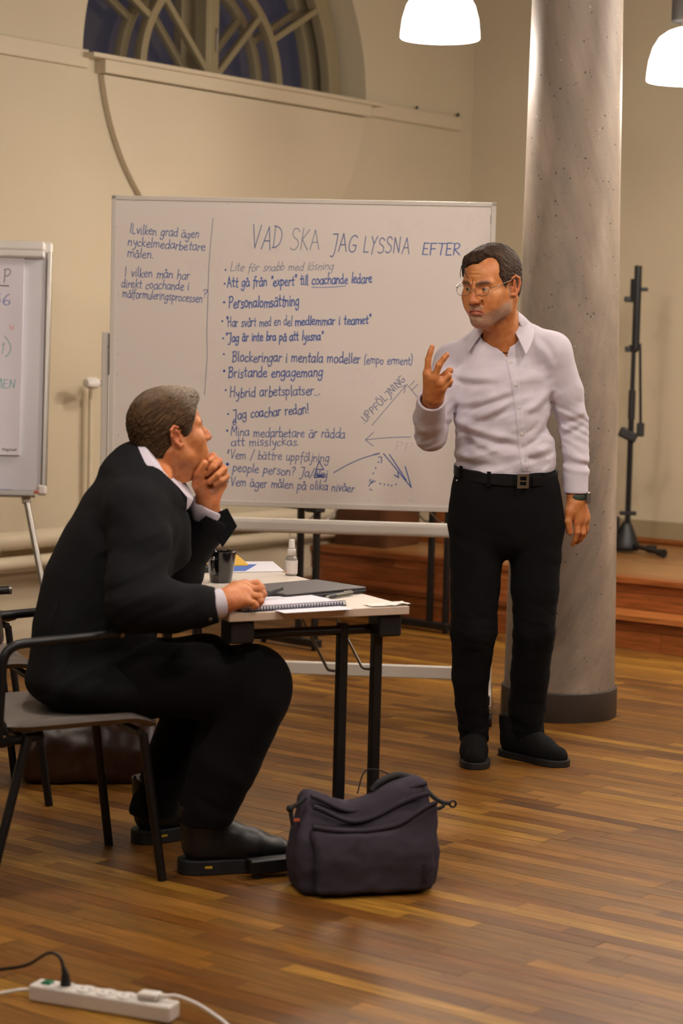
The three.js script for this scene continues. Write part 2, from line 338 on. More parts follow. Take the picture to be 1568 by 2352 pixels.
// ---------- marker handwriting: one pen stroke path per letter, baseline 0, x-height 10 ----------
const PEN = {
  a: [9, 'M8-8Q6-10.5 3.5-9.5Q0-8 .5-3.5Q1 .5 4 0Q7-.7 8-7M8-10L8-2Q8 .2 9.3-.5'], b: [8, 'M1-18L1 0M1-6Q3-10.5 6-9Q8.5-7 7-2.5Q5 1 1-1'], c: [7.5, 'M7-8.5Q4.5-11 2-8Q-.5-4 1.5-1Q4 1.2 7-1.5'],
  d: [9, 'M8-8Q5-11 2-8Q-.5-4 1.5-1Q5 1.5 8-4M8-18L8-1Q8 0 9 0'], e: [8, 'M.8-5Q6-4.5 7.3-7Q6-11 2.6-9Q-.8-5.5 1.3-1.5Q4 1.5 8-1.5'], f: [6, 'M7-17Q4-19 3.2-14L2.2 5M0-9.5L6-10'],
  g: [9, 'M8-8Q5-11 2-8Q-.5-4 1.5-1Q5 1 8-5M8-10L7.4 3Q6.5 8.5 2 7Q0 6 1 4'], h: [8.5, 'M1-18L1 0M1-5Q4-11 6.5-9Q7.5-8 7.5 0'], i: [3, 'M1.4-10L1.5-1Q1.6 0 2.6-.3M1.4-14L1.6-13.4'],
  j: [4, 'M3-10L2.6 4Q2 8 -1 6.4M3-14L3.2-13.4'], k: [7.5, 'M1-18L1 0M7-10L1.4-4.6L7.4 0'], l: [3, 'M1.4-18L1.4-1Q1.5 0 2.6-.3'], m: [13, 'M1-10L1 0M1-6Q3-10.5 5.5-9Q6.4-8 6.4 0M6.4-6Q9-10.8 11-9Q12-8 12 0'],
  n: [8.5, 'M1-10L1 0M1-5.5Q4-11 6.5-9Q7.5-8 7.5 0'], o: [8.5, 'M4.4-9.8Q.4-9.5.6-4.5Q1 .4 4.4.1Q8 -.4 7.8-5.2Q7.4-9.6 3.6-9.7'], p: [8.5, 'M1-10L1 8M1-6.5Q3-10.5 6-9Q8.6-7 7-2.5Q5 .8 1-1.5'],
  r: [6, 'M1-10L1 0M1-6Q3-10 6-9.3'], s: [7, 'M6.4-8.8Q3.5-11 1.6-8.4Q1-6 4-5Q7-3.6 6-1.2Q3.6 1.2.6-1'], t: [6, 'M3-16L2.8-2Q3 .4 5.6-.6M0-10L6-10.3'], u: [8.5, 'M1-10L1-3Q1.4.4 4 0Q6.6-.6 7.5-5M7.5-10L7.5-1Q7.6 0 8.6-.2'],
  v: [7.5, 'M.6-10L3.8 0L7-10'], x: [7, 'M.6-10L6.6 0M6.6-10L.6 0'], y: [8, 'M.8-10Q1.4-4 4-3.4Q6.4-3.6 7.2-10M7.2-10L6 4Q4.6 8.4 1 6.6'],
  A: [11, 'M.6 0L5.4-18L10.4 0M2.4-6.5L8.6-7'], B: [10, 'M1.4-17L1 0M-.5-16Q7-19.5 8-14.4Q7.6-10.5 2-9.6Q9.6-9.5 9-4.6Q8 .6 0 .2'], D: [10.5, 'M1.4-17.5L1.2 0M0-17Q10-17 9.6-8.4Q8.6.2 0 0'], E: [9, 'M1.4-17.5L1.2 0L8.5-.4M1.4-17.2L8.6-17.4M1.3-9L7-9.2'],
  F: [9, 'M1.4-17.5L1.2 0M1.4-17.2L9-17.4M1.3-9L7.4-9.2'], G: [11, 'M9.6-15.4Q5.5-19.5 2-14Q-.6-7 2.2-2Q6 1.6 9.4-2.6L9.5-7.4L5.4-7.2'], H: [10.5, 'M1.4-18L1 0M9.4-18L9 0M1.2-9L9.2-9.4'], J: [9, 'M1.5-16.6L8-17Q7.6-6 6.4 2Q4.6 7.4 1.4 5'], K: [9.5, 'M1.4-17.5L1.2 0M8.6-17L1.6-8.4L9 0'],
  L: [8.5, 'M1.4-18L1.2-.4L8-.6'], M: [13, 'M1 0L1.8-17L6.6-6.4L11.2-17L12 0'], N: [11, 'M1.2 0L1.6-17L9-.6L9.6-17.6'], P: [9.5, 'M1.4-17L1 0M0-16.4Q8.6-19.6 8.8-13.4Q8-8.4 1.4-8.2'], R: [10, 'M1.4-17L1 0M0-16.4Q8.6-19.6 8.4-13.4Q7.4-9 1.6-8.6L9.4 0'],
  S: [9.5, 'M8.6-15Q6-19.4 2.2-16.6Q-.4-12.4 4.4-9.6Q9.8-7.6 8-2.6Q4.4 1.6.4-1.6'], T: [10, 'M5-17.2L4.8 0M.2-17L10-17.6'], U: [10, 'M1.4-17.5L1.2-5Q2 .4 5.4 0Q8.6-.6 9-6L9.2-17.5'], V: [10, 'M.8-18L4.8 0L9.6-17.6'], Y: [9.5, 'M.6-17.5L4.8-9.4L9-17.8M4.8-9.4L3 2'], I: [4, 'M2-17.5L1.8 0'],
  O: [12, 'M6-17.6Q.6-17 .8-8.4Q1.4.2 6 .2Q11-.4 11-9Q10.4-17.4 5-17.4'], Q: [12, ''], 1: [5, 'M.8-13L3.4-17L3.2 0'], 2: [9, 'M1-13.6Q3-18.6 7-16Q9.4-12 1 0L8.8-.6'], 5: [9, 'M8.4-17L2.4-16.6L1.6-9.4Q8.6-11 8.2-4.6Q6.4 1.4.8-1.4'], 6: [9, 'M7-17.6Q1.2-12 1-5Q1.6.6 5.4.2Q9-1 8-5.6Q5.4-9.4 1.4-5'],
  '.': [3, 'M1-.8L1.6-.2'], ',': [3, 'M1.4-.6L.6 2'], '!': [3.5, 'M1.8-18L1.6-5M1.5-.8L1.8-.2'], '?': [8, 'M.8-14Q2.4-18.8 6-16.8Q8.4-13.4 4-9.4L3.8-5M3.7-.8L4-.2'], '(': [5, 'M4.4-21Q-.6-12 3.6 4'], ')': [5, 'M.8-21Q5.4-10 .2 4'],
  '"': [4.5, 'M1-18L1.4-14M3.4-18.4L3.6-14.4'], '/': [7, 'M7-19L.4 3'], '*': [6, 'M1.6-8.4L2.8-7.4M1.6-7.2L2.8-8.6M2.2-9L2.2-6.8'], ' ': [6, ''], ':': [3, 'M1-8L1.4-7.4M1-1L1.4-.4'], '-': [6, 'M1-6L5-6'],
};
for (const [k, b, d] of [['å', 'a', 'M4-15.4Q2.4-14.6 3.6-13Q5.6-12.6 5.4-14.6Q5-15.8 4-15.4'], ['ä', 'a', 'M2.6-15L2.8-13.4M5.8-15.2L6-13.6'], ['ö', 'o', 'M2.6-15L2.8-13.4M5.8-15.2L6-13.6'], ['Ö', 'O', 'M4-22L4.2-20.4M7.8-22.2L8-20.6']]) PEN[k] = [PEN[b][0], PEN[b][1] + d];
function writeLine(ctx, text, x0, y0, x1, y1, xh, color, lw, o = {}) {   // pen text from (x0, y0) to (x1, y1) along its baseline
  const W = [...text].reduce((s, c) => s + (PEN[c] ?? PEN[' '])[0] + 1.6, 0), L = Math.hypot(x1 - x0, y1 - y0), sx = L / W, sy = xh / 10;
  ctx.save(); ctx.translate(x0, y0); ctx.rotate(Math.atan2(y1 - y0, x1 - x0)); let u = 0;
  for (const c of text) {
    const [w, d] = PEN[c] ?? PEN[' '];
    if (d) {
      ctx.save(); ctx.translate(u * sx, (rnd() - 0.5) * xh * 0.24); ctx.rotate((rnd() - 0.5) * 0.13);
      const kx = sx * (0.94 + rnd() * 0.12), ky = sy * (0.94 + rnd() * 0.14), base = ctx.getTransform();
      ctx.transform(kx, 0, (o.slant ?? -0.06) * ky, ky, 0, 0);
      ctx.strokeStyle = color; ctx.lineCap = 'round'; ctx.lineJoin = 'round'; ctx.lineWidth = lw / Math.sqrt(kx * ky); ctx.globalAlpha = (o.alpha ?? 0.9) * (0.85 + 0.15 * rnd());
      ctx.stroke(new Path2D(d)); ctx.restore();
    }
    u += w + 1.6;
  }
  ctx.restore(); ctx.globalAlpha = 1;
}
function penPath(ctx, d, color, lw, alpha = 0.9) { ctx.save(); ctx.globalAlpha = alpha; ctx.strokeStyle = color; ctx.lineCap = 'round'; ctx.lineJoin = 'round'; ctx.lineWidth = lw; ctx.stroke(new Path2D(d)); ctx.restore(); }
function canvasMap(c) { const t = new THREE.CanvasTexture(c); t.colorSpace = THREE.SRGBColorSpace; t.magFilter = THREE.LinearFilter; return t; }

// ---------- the rolling whiteboard ----------
{
  const TL = at(257, 446, 8.09), TR = at(1140, 468, 7.985), BL = at(247, 1151, 8.09);
  const mid = TL.clone().add(TR).multiplyScalar(0.5), turn = -Math.atan2(TR.z - TL.z, TR.x - TL.x), W = Math.hypot(TR.x - TL.x, TR.z - TL.z), top = mid.y, bottom = BL.y - 0.004, Hh = top - bottom;
  const t = thing('whiteboard', 'large wheeled whiteboard covered in blue handwritten bullet points behind the standing man', 'whiteboard', V(mid.x, 0, mid.z), turn);
  const c = document.createElement('canvas'); c.width = 2048; c.height = 1630; const x = c.getContext('2d');
  x.fillStyle = '#ebe2da'; x.fillRect(0, 0, 2048, 1630);
  const sx = 2048 / 884, sh = (22 / 884), sy = 1630 / 707;
  x.setTransform(sx, -sh * sy, 0.0135 * sx, sy, -sx * 256 - 0.0135 * sx * 446, -sy * 446 + sh * sy * 256);
  const smudge = (cx, cy, r, col, a) => { x.save(); x.globalAlpha = a; x.fillStyle = col; for (let i = 0; i < 26; i++) { x.beginPath(); x.ellipse(cx + (rnd() - 0.5) * r * 2, cy + (rnd() - 0.5) * r, r * 0.3 * rnd() + 4, 2 + 5 * rnd(), rnd() * 3, 0, 7); x.fill(); } x.restore(); };
  for (let i = 0; i < 14; i++) smudge(300 + rnd() * 780, 500 + rnd() * 620, 40, i % 2 ? '#cfc4c4' : '#e2dad2', 0.05);
  const B = '#27418f', D = '#3a4a86', S = '#1d3f9c', G = '#565f86';
  const L = (s, x0, y0, x1, y1, xh, col, lw, o) => writeLine(x, s, x0, y0, x1, y1, xh, col, lw, o);
  L('ILvilken grad ägen', 291, 528, 456, 541, 12, B, 1.9); L('nyckelmedarbetare', 287, 556, 471, 571, 12, B, 1.9); L('målen.', 286, 583, 350, 586, 12, B, 1.9);
  L('I vilken mån har', 280, 628, 435, 636, 12, B, 1.9); L('direkt coachande i', 272, 654, 433, 661, 12, B, 1.9); L('målformuleringsprocessen', 274, 676, 464, 690, 11.5, B, 1.9); L('?', 463, 676, 477, 677, 10, B, 1.8);
  penPath(x, 'M488 494Q478 590 477 657T475 740T476 810L470 905', '#5d5f78', 1.5, 0.85);
  L('VAD', 576, 562, 652, 566, 29, D, 2.4, { alpha: 0.8 }); L('SKA', 668, 566, 740, 570, 27, '#58607f', 2.2, { alpha: 0.75 }); L('JAG', 762, 572, 824, 576, 24, D, 2.4); L('LYSSNA', 838, 576, 948, 578, 21, D, 2.3); L('EFTER', 975, 579, 1066, 583, 16, S, 2.5); L(':', 1076, 576, 1082, 576, 12, D, 1.4);
  const dot = (px, py, r = 2.2) => { x.fillStyle = S; x.beginPath(); x.arc(px, py, r, 0, 7); x.fill(); };
  dot(518, 614); L('Lite för snabb med lösning', 528, 618, 771, 614, 11, G, 1.5, { slant: -0.28 });
  dot(516, 646); L('Att gå från "expert" till coachande ledare', 522, 654, 862, 645, 12.5, S, 2.6); penPath(x, 'M720 655Q760 656 799 652', S, 1.4);
  dot(515, 689, 2.6); L('Personalomsättning', 526, 702, 693, 698, 14.5, S, 2.8);
  dot(511, 733); L('"Har svårt med en del ', 519, 746, 682, 743, 12, B, 2.2); L('medlemmar i teamet"', 682, 743, 860, 740, 11.5, S, 2.7);
  dot(513, 773); L('"Jag är inte bra på att lyssna"', 519, 780, 748, 777, 11.5, S, 2.7);
  dot(515, 810); L('Blockeringar i mentala modeller ', 535, 827, 845, 831, 13, B, 2.6); L('(empowerment)', 843, 832, 959, 834, 11, B, 1.9);
  dot(516, 849, 3); L('Bristande engagemang', 526, 864, 749, 862, 13.5, S, 2.5);
  dot(520, 894); L('Hybrid arbetsplatser...', 530, 911, 744, 905, 13, B, 2.4);
  dot(526, 950); L('Jag coachar redan!', 537, 962, 718, 948, 13, B, 2.6); penPath(x, 'M541 962Q534 972 541 976Q548 972 543 964', B, 1.9);
  dot(524, 989, 2.6); L('Mina medarbetare är rädda', 532, 1001, 802, 1006, 12.5, B, 2.0); L('att misslyckas.', 533, 1025, 696, 1023, 11.5, B, 1.9);
  penPath(x, 'M528 1034L526 1042', B, 3); L('Vem / bättre uppföljning', 531, 1054, 766, 1062, 12, D, 1.9);
  dot(525, 1068, 3.6); L('people person? Ja/Nej', 537, 1084, 762, 1100, 12, B, 2.0); penPath(x, 'M728 1094L756 1092L730 1099L757 1096M741 1060L752 1080L735 1079Z M731 1088L752 1099', B, 2.3);
  dot(525, 1109, 2.8); L('Vem äger målen på olika nivåer', 532, 1119, 826, 1132, 12, B, 2.0);
  L('.UPPFÖLJNING', 846, 973, 944, 869, 9.5, G, 1.9); penPath(x, 'M864 976L941 884M924 888L942 882L938 900M944 880L968 908M952 884L962 872M956 894L970 880', '#5a6082', 1.5);
  penPath(x, 'M955 1003Q900 1003 849 1010L868 992M849 1010L868 1024', '#55608a', 1.6); L('PP', 920, 1032, 962, 1034, 11, '#9a98a4', 1.5, { alpha: 0.45 });
  penPath(x, 'M776 1087Q830 1052 882 1042M869 1044L883 1041', B, 2.0); penPath(x, 'M892 1042L958 1121L943 1072M906 1044L946 1104M918 1092L928 1098L926 1086', S, 2.3);
  for (const [a, b] of [[880, 1062], [874, 1076], [869, 1088], [885, 1112], [895, 1114], [904, 1115], [912, 1117], [922, 1114]]) dot(a, b, 1.7);
  penPath(x, 'M880 1050L888 1050L887 1064M862 1102L860 1108M868 1104L858 1118M874 1106L862 1112M861 1125L866 1128', B, 2);
  for (const [a, b] of [[530, 452], [524, 452]]) penPath(x, `M${a - 5} ${b}L${a + 6} ${b}`, '#33303a', 2.2);
  penPath(x, 'M1133 491L1133 510', '#5a5a62', 1.2); for (let i = 0; i < 26; i++) { const e = rnd(); dot(e < 0.5 ? 262 + rnd() * 4 : 270 + rnd() * 840, e < 0.5 ? 470 + rnd() * 650 : (rnd() < 0.5 ? 461 : 1152), 0.8); }
  const face = new THREE.MeshPhysicalMaterial({ map: canvasMap(c), roughness: 0.32, clearcoat: 0.25, clearcoatRoughness: 0.2 });
  const cy = (top + bottom) / 2;
  part('board_back', box(W - 0.01, Hh - 0.01, 0.018, 0, cy, -0.012, 0.003), M.boardFrame, t);
  const pl = new THREE.PlaneGeometry(W - 0.02, Hh - 0.02); pl.translate(0, cy, -0.0015); part('writing_surface', pl, face, t, 'white writing surface with blue marker handwriting');
  for (const [w, h, px, py] of [[W, 0.017, 0, top - 0.0085], [W, 0.021, 0, bottom + 0.0105], [0.019, Hh, -W / 2 + 0.0095, cy], [0.019, Hh, W / 2 - 0.0095, cy]]) part('frame', box(w, h, 0.026, px, py, -0.008, 0.003), M.boardFrame, t);
  for (const s of [-1, 1]) {
    const px = s * (W / 2 + 0.02);
    part('post', box(0.027, 1.345, 0.045, px, 0.1 + 0.6725, -0.03, 0.004), M.boardFrame, t);
    part('pivot', rod([px - s * 0.012, 1.39, -0.012], [px - s * 0.028, 1.39, -0.012], 0.009), M.steel, t);
    part('pivot_plate', box(0.004, 0.16, 0.03, px - s * 0.018, 1.36, -0.012, 0.001), M.steel, t);
    part('foot', bar([px, 0.105, -0.36], [px, 0.105, 0.33], 0.03, 0.05, 0.005), M.boardFrame, t);
    part('foot_cap', box(0.02, 0.034, 0.004, px, 0.105, 0.3315, 0.001), M.blackPlastic, t, 'black hollow end of the foot');
    for (const z of [-0.33, 0.3]) {
      const k = part('caster', merged([rod([px, 0.055, z], [px, 0.084, z], 0.011), box(0.034, 0.02, 0.03, px, 0.062, z, 0.004)]), M.chrome, t);
      part('wheel', merged([rod([px - 0.02, 0.027, z - 0.012], [px - 0.006, 0.027, z - 0.012], 0.027, 0.027, 24), rod([px + 0.006, 0.027, z - 0.012], [px + 0.02, 0.027, z - 0.012], 0.027, 0.027, 24)]), M.blackPlastic, k, 'black twin wheel');
    }
  }
  part('crossbar', bar([-W / 2 - 0.01, 0.707, -0.02], [W / 2 + 0.01, 0.707, -0.02], 0.04, 0.056, 0.018), M.boardFrame, t);
  part('crossbar', bar([-W / 2 - 0.01, 0.147, -0.03], [W / 2 + 0.01, 0.147, -0.03], 0.03, 0.05, 0.006), M.boardFrame, t);
}

// ---------- the flip chart easel at the left edge ----------
{
  const D0 = 8.75, rt = at(98, 560, D0), rb = at(106, 1134, D0 - 0.16), Hh = rt.y - rb.y, tilt = Math.atan2(0.16, Hh);
  const t = thing('flip_chart', 'white flip chart easel with a paper pad at the left edge of the picture', 'flip chart', V(rb.x, 0, rb.z), 0.06);
  const len = Math.hypot(Hh, 0.16), W = 0.7, y0 = rb.y;
  const pv = (g) => { g.rotateX(-tilt); return g.translate(0, y0, 0); };   // panel frame: y up the panel from its lower edge, right edge at x = 0
  const panel = new THREE.MeshPhysicalMaterial({ color: '#d5d3da', roughness: 0.25, clearcoat: 0.6, clearcoatRoughness: 0.1 });
  part('panel', pv(box(W - 0.01, len - 0.01, 0.014, -W / 2, len / 2, -0.01, 0.003)), panel, t);
  for (const px of [-0.012, -W + 0.012]) part('side_rail', pv(box(0.026, len, 0.026, px, len / 2, -0.008, 0.009)), M.steel, t);
  part('rail_corner', pv(box(0.04, 0.045, 0.03, -0.018, 0.015, -0.006, 0.012)), M.whitePlastic, t);
  part('rail_corner', pv(box(0.04, 0.05, 0.03, -0.018, len - 0.018, -0.006, 0.012)), M.whitePlastic, t);
  part('paper_clamp', pv(box(W - 0.05, 0.03, 0.04, -W / 2 - 0.003, len - 0.05, 0.016, 0.009)), M.whitePlastic, t);
  part('paper_clamp', pv(box(W - 0.05, 0.042, 0.032, -W / 2 - 0.003, len - 0.014, 0.012, 0.012)), M.whitePlastic, t);
  const c = document.createElement('canvas'); c.width = 700; c.height = 1060; const x = c.getContext('2d'); x.fillStyle = '#e3dfe9'; x.fillRect(0, 0, 700, 1060);
  x.setTransform(2.3, 0, 0, 2.32, 700 - 2.3 * 55, -2.32 * 580);
  writeLine(x, 'GRO', -60, 641, 0, 641, 15, '#4a4a58', 2); writeLine(x, 'P', 9, 640, 27, 640, 17, '#4a4a58', 2); penPath(x, 'M-66 646L21 648', '#5a3f4c', 2.6);
  writeLine(x, '56', -14, 690, 29, 692, 14, '#3f55a8', 1.9); penPath(x, 'M26 736L27 747Q31 750 34 746L33 740M28 744L35 743', '#d0766c', 1.2, 0.8);
  writeLine(x, '(21', -24, 803, 16, 805, 15, '#4d8f96', 1.5); penPath(x, 'M14 764Q42 792 18 812', '#4d8f96', 1.6); writeLine(x, 'MEN', -6, 884, 44, 884, 12, '#4d9a96', 1.8);
  x.fillStyle = '#2d2a35'; x.font = 'italic bold 8.2px sans-serif'; x.save(); x.translate(14, 1027); x.fillText('Tingstad', 0, 0); x.restore();
  const pw = 700 / 2.3 / (F / 8.7), ph = 1060 / 2.32 / (F / 8.68);
  const px1 = at(54, 800, 8.67).x - rb.x;
  part('paper_pad', pv(box(pw, ph, 0.012, px1 - pw / 2, len - 0.06 - ph / 2, 0.005, 0.001)), M.paper, t);
  const sheet = new THREE.PlaneGeometry(pw - 0.001, ph - 0.001); sheet.translate(px1 - pw / 2, len - 0.06 - ph / 2, 0.0125);
  part('top_sheet', pv(sheet), new THREE.MeshStandardMaterial({ map: canvasMap(c), roughness: 0.85 }), t, 'paper sheet with marker writing');
  part('pen_tray', pv(merged([box(W - 0.05, 0.012, 0.07, -W / 2 - 0.02, -0.012, 0.03, 0.004), box(W - 0.05, 0.022, 0.006, -W / 2 - 0.02, -0.002, 0.063, 0.002)])), M.steel, t);
  part('eraser', pv(box(0.034, 0.012, 0.02, -0.045, 0.004, 0.03, 0.003)), std('#c4695c', 0.7), t, 'small red eraser');
  part('marker', pv(rod([-0.28, 0.006, 0.03], [-0.14, 0.006, 0.035], 0.007)), std('#2f47a0', 0.5), t, 'blue marker lying in the tray');
  for (const [a, b] of [[[-0.085, y0 - 0.01, 0.0], [0.09, 0.012, 0.22]], [[-W + 0.085, y0 - 0.01, 0.0], [-W - 0.1, 0.012, 0.22]], [[-W / 2, y0 + 0.1, -0.06], [-W / 2, 0.012, -0.62]]]) {
    const q = part('leg', rod(a, b, 0.0135), M.steel, t); part('foot_cap', T(new THREE.SphereGeometry(0.016, 14, 10), b[0], b[1] + 0.004, b[2]), M.blackPlastic, q);
    const d = V(...b).sub(V(...a)).normalize(), k = V(...a).addScaledVector(d, 0.03); part('leg_collar', rod(V(...a), k, 0.02), M.whitePlastic, q);
  }
}
// ---------- folding tables ----------
const laminate = std('#ddd2c5', 0.38), edgeBand = std('#cdb9a6', 0.45);
function foldingTable(label, pos, turn, len) {
  const t = thing('folding_table', label, 'table', pos, turn, 'folding tables'), W = 0.526, HT = 0.73;
  part('tabletop', box(W, 0.02, len, W / 2, HT - 0.0105, -len / 2, 0.003), laminate, t);
  part('edge_band', merged([box(W + 0.002, 0.0215, 0.004, W / 2, HT - 0.0125, 0.0005, 0.0015), box(W + 0.002, 0.0215, 0.004, W / 2, HT - 0.0125, -len - 0.0005, 0.0015), box(0.004, 0.0215, len, -0.0005, HT - 0.0125, -len / 2, 0.0015), box(0.004, 0.0215, len, W + 0.0005, HT - 0.0125, -len / 2, 0.0015)]), edgeBand, t);
  for (const [z0, s] of [[0, -1], [-len, 1]]) {
    const z = z0 + s * 0.075;
    for (const px of [0.045, W - 0.045]) part('corner_block', box(0.07, 0.062, 0.07, px, HT - 0.055, z0 + s * 0.05, 0.008), M.blackPlastic, t);
    part('top_rail', rod([0.05, 0.66, z], [0.49, 0.66, z], 0.0135), M.blackMetal, t);
    for (const px of [0.365, 0.47]) {
      part('leg', box(0.027, 0.65, 0.027, px, 0.03 + 0.325, z, 0.004), M.blackMetal, t);
      part('brace', pipe([[px - 0.018, 0.548, z + s * 0.005], [px - 0.03, 0.548, z + s * 0.02], [px - 0.03, HT - 0.03, z + s * 0.24]], 0.012, 0.004, 8), M.steel, t, 'thin steel brace rod');
    }
    const f = part('foot_bar', box(0.4, 0.036, 0.046, 0.3, 0.034, z, 0.005), M.blackMetal, t);
    for (const px of [0.13, 0.47]) part('foot_pad', rod([px, 0, z], [px, 0.02, z], 0.014), M.blackPlastic, f);
  }
  return t;
}
const TA = V(-0.283, 0, -5.312), TTURN = 26.57 * Math.PI / 180;
foldingTable('white-topped folding table with black legs where the seated man writes', TA, TTURN, 1.42);
foldingTable('folding table on black legs half hidden behind the whiteboard', V(-0.5, 0, -9.75), -44.4 * Math.PI / 180, 1.06);

// ---------- stacking armchairs ----------
const seatGrey = std('#6d655f', 0.6, 0, { bumpMap: repeatEvery(fineBump, 0.05), bumpScale: 0.0006 });
function shell(w, d, fn, th, nx = 26, nz = 26) {                           // padded sheet y = fn(u, v), rounded corners
  const pos = [], idx = [], put = (i, j, up) => {
    const a = i / nx * 2 - 1, b = j / nz * 2 - 1, r = 0.3, k = Math.pow(Math.pow(Math.abs(a), 6) + Math.pow(Math.abs(b), 6), 1 / 6) || 1, m = Math.max(Math.abs(a), Math.abs(b)), q = m ? m / k : 1;
    const x = a * lerp(1, q, 1) * d / 2, z = b * lerp(1, q, 1) * w / 2, e = Math.max(Math.abs(a), Math.abs(b)), roundE = Math.sqrt(Math.max(0, 1 - Math.pow(Math.max(0, (e - 0.9) / 0.1), 2)));
    const [X, Y, Z] = fn(x, z); pos.push(X, Y + (up ? 1 : -1) * th / 2 * roundE, Z);
  };
  for (const up of [true, false]) { const o = pos.length / 3; for (let j = 0; j <= nz; j++) for (let i = 0; i <= nx; i++) put(i, j, up); for (let j = 0; j < nz; j++) for (let i = 0; i < nx; i++) { const p = o + j * (nx + 1) + i; if (up) idx.push(p, p + nx + 1, p + 1, p + 1, p + nx + 1, p + nx + 2); else idx.push(p, p + 1, p + nx + 1, p + 1, p + nx + 2, p + nx + 1); } }
  const g = new THREE.BufferGeometry(); g.setAttribute('position', new THREE.Float32BufferAttribute(pos, 3)); g.setIndex(idx);
  const uv = []; for (let i = 0; i < pos.length; i += 3) uv.push(pos[i], pos[i + 2]); g.setAttribute('uv', new THREE.Float32BufferAttribute(uv, 2)); g.computeVertexNormals(); return g;
}
function makeChair(label, pos, turn) {
  const t = thing('armchair', label, 'chair', pos, turn, 'grey stacking armchairs');
  part('seat', shell(0.45, 0.46, (x, z) => {
    const f = x - 0.1, front = f > 0 ? 0.9 * f * f * (1 + 2.2 * f * 2) : 0, back = x < -0.14 ? 0.8 * (x + 0.14) * (x + 0.14) : 0;
    return [x - front * 0.35, 0.432 - front * 1.55 - 0.012 * Math.cos(z * 7) + 0.012 + 0.03 * (x - 0.05) * 0.8 + back, z];
  }, 0.028), seatGrey, t);
  part('backrest', shell(0.43, 0.2, (x, z) => [-0.235 - 0.02 + 0.55 * z * z - (x) * 0.18, 0.74 + x, z], 0.02).translate(0, 0, 0), seatGrey, t);
  for (const s of [-1, 1]) {
    part('arm', pipe([[-0.1, 0.402, s * 0.16], [-0.2, 0.402, s * 0.2], [-0.24, 0.402, s * 0.238], [-0.228, 0.655, s * 0.238], [0.085, 0.672, s * 0.238]], 0.055, 0.0125), M.blackMetal, t);
    part('arm_cap', rod([0.082, 0.6718, s * 0.238], [0.09, 0.6723, s * 0.238], 0.0135), M.steel, t);
    part('leg', rod([-0.15, 0.41, s * 0.2], [-0.265, 0.0, s * 0.235], 0.0125), M.blackMetal, t);
    part('leg', rod([0.17, 0.395, s * 0.19], [0.225, 0.0, s * 0.205], 0.0125), M.blackMetal, t);
    part('back_post', pipe([[-0.2, 0.42, s * 0.19], [-0.25, 0.5, s * 0.19], [-0.262, 0.82, s * 0.17]], 0.08, 0.011), M.blackMetal, t);
  }
  part('seat_rail', merged([rod([0.16, 0.4, -0.2], [0.16, 0.4, 0.2], 0.0115), rod([-0.16, 0.405, -0.2], [-0.16, 0.405, 0.2], 0.0115)]), M.blackMetal, t);
  return t;
}
const CTURN = TTURN;
const chair = makeChair('grey armchair with black tube frame under the seated man', V(-0.745, 0, -5.47), CTURN);
function chairCopy(label, pos, turn) { const c = chair.clone(); c.name = numbered('armchair'); c.position.copy(pos); c.rotation.y = turn; c.userData = { ...chair.userData, label }; scene.add(c); return c; }
chairCopy('empty grey armchair right behind the seated man at the left edge', V(-1.16, 0, -6.32), CTURN - 0.05);
chairCopy('empty grey armchair farthest back at the left edge, below the flip chart', V(-1.43, 0, -7.3), 0.8);

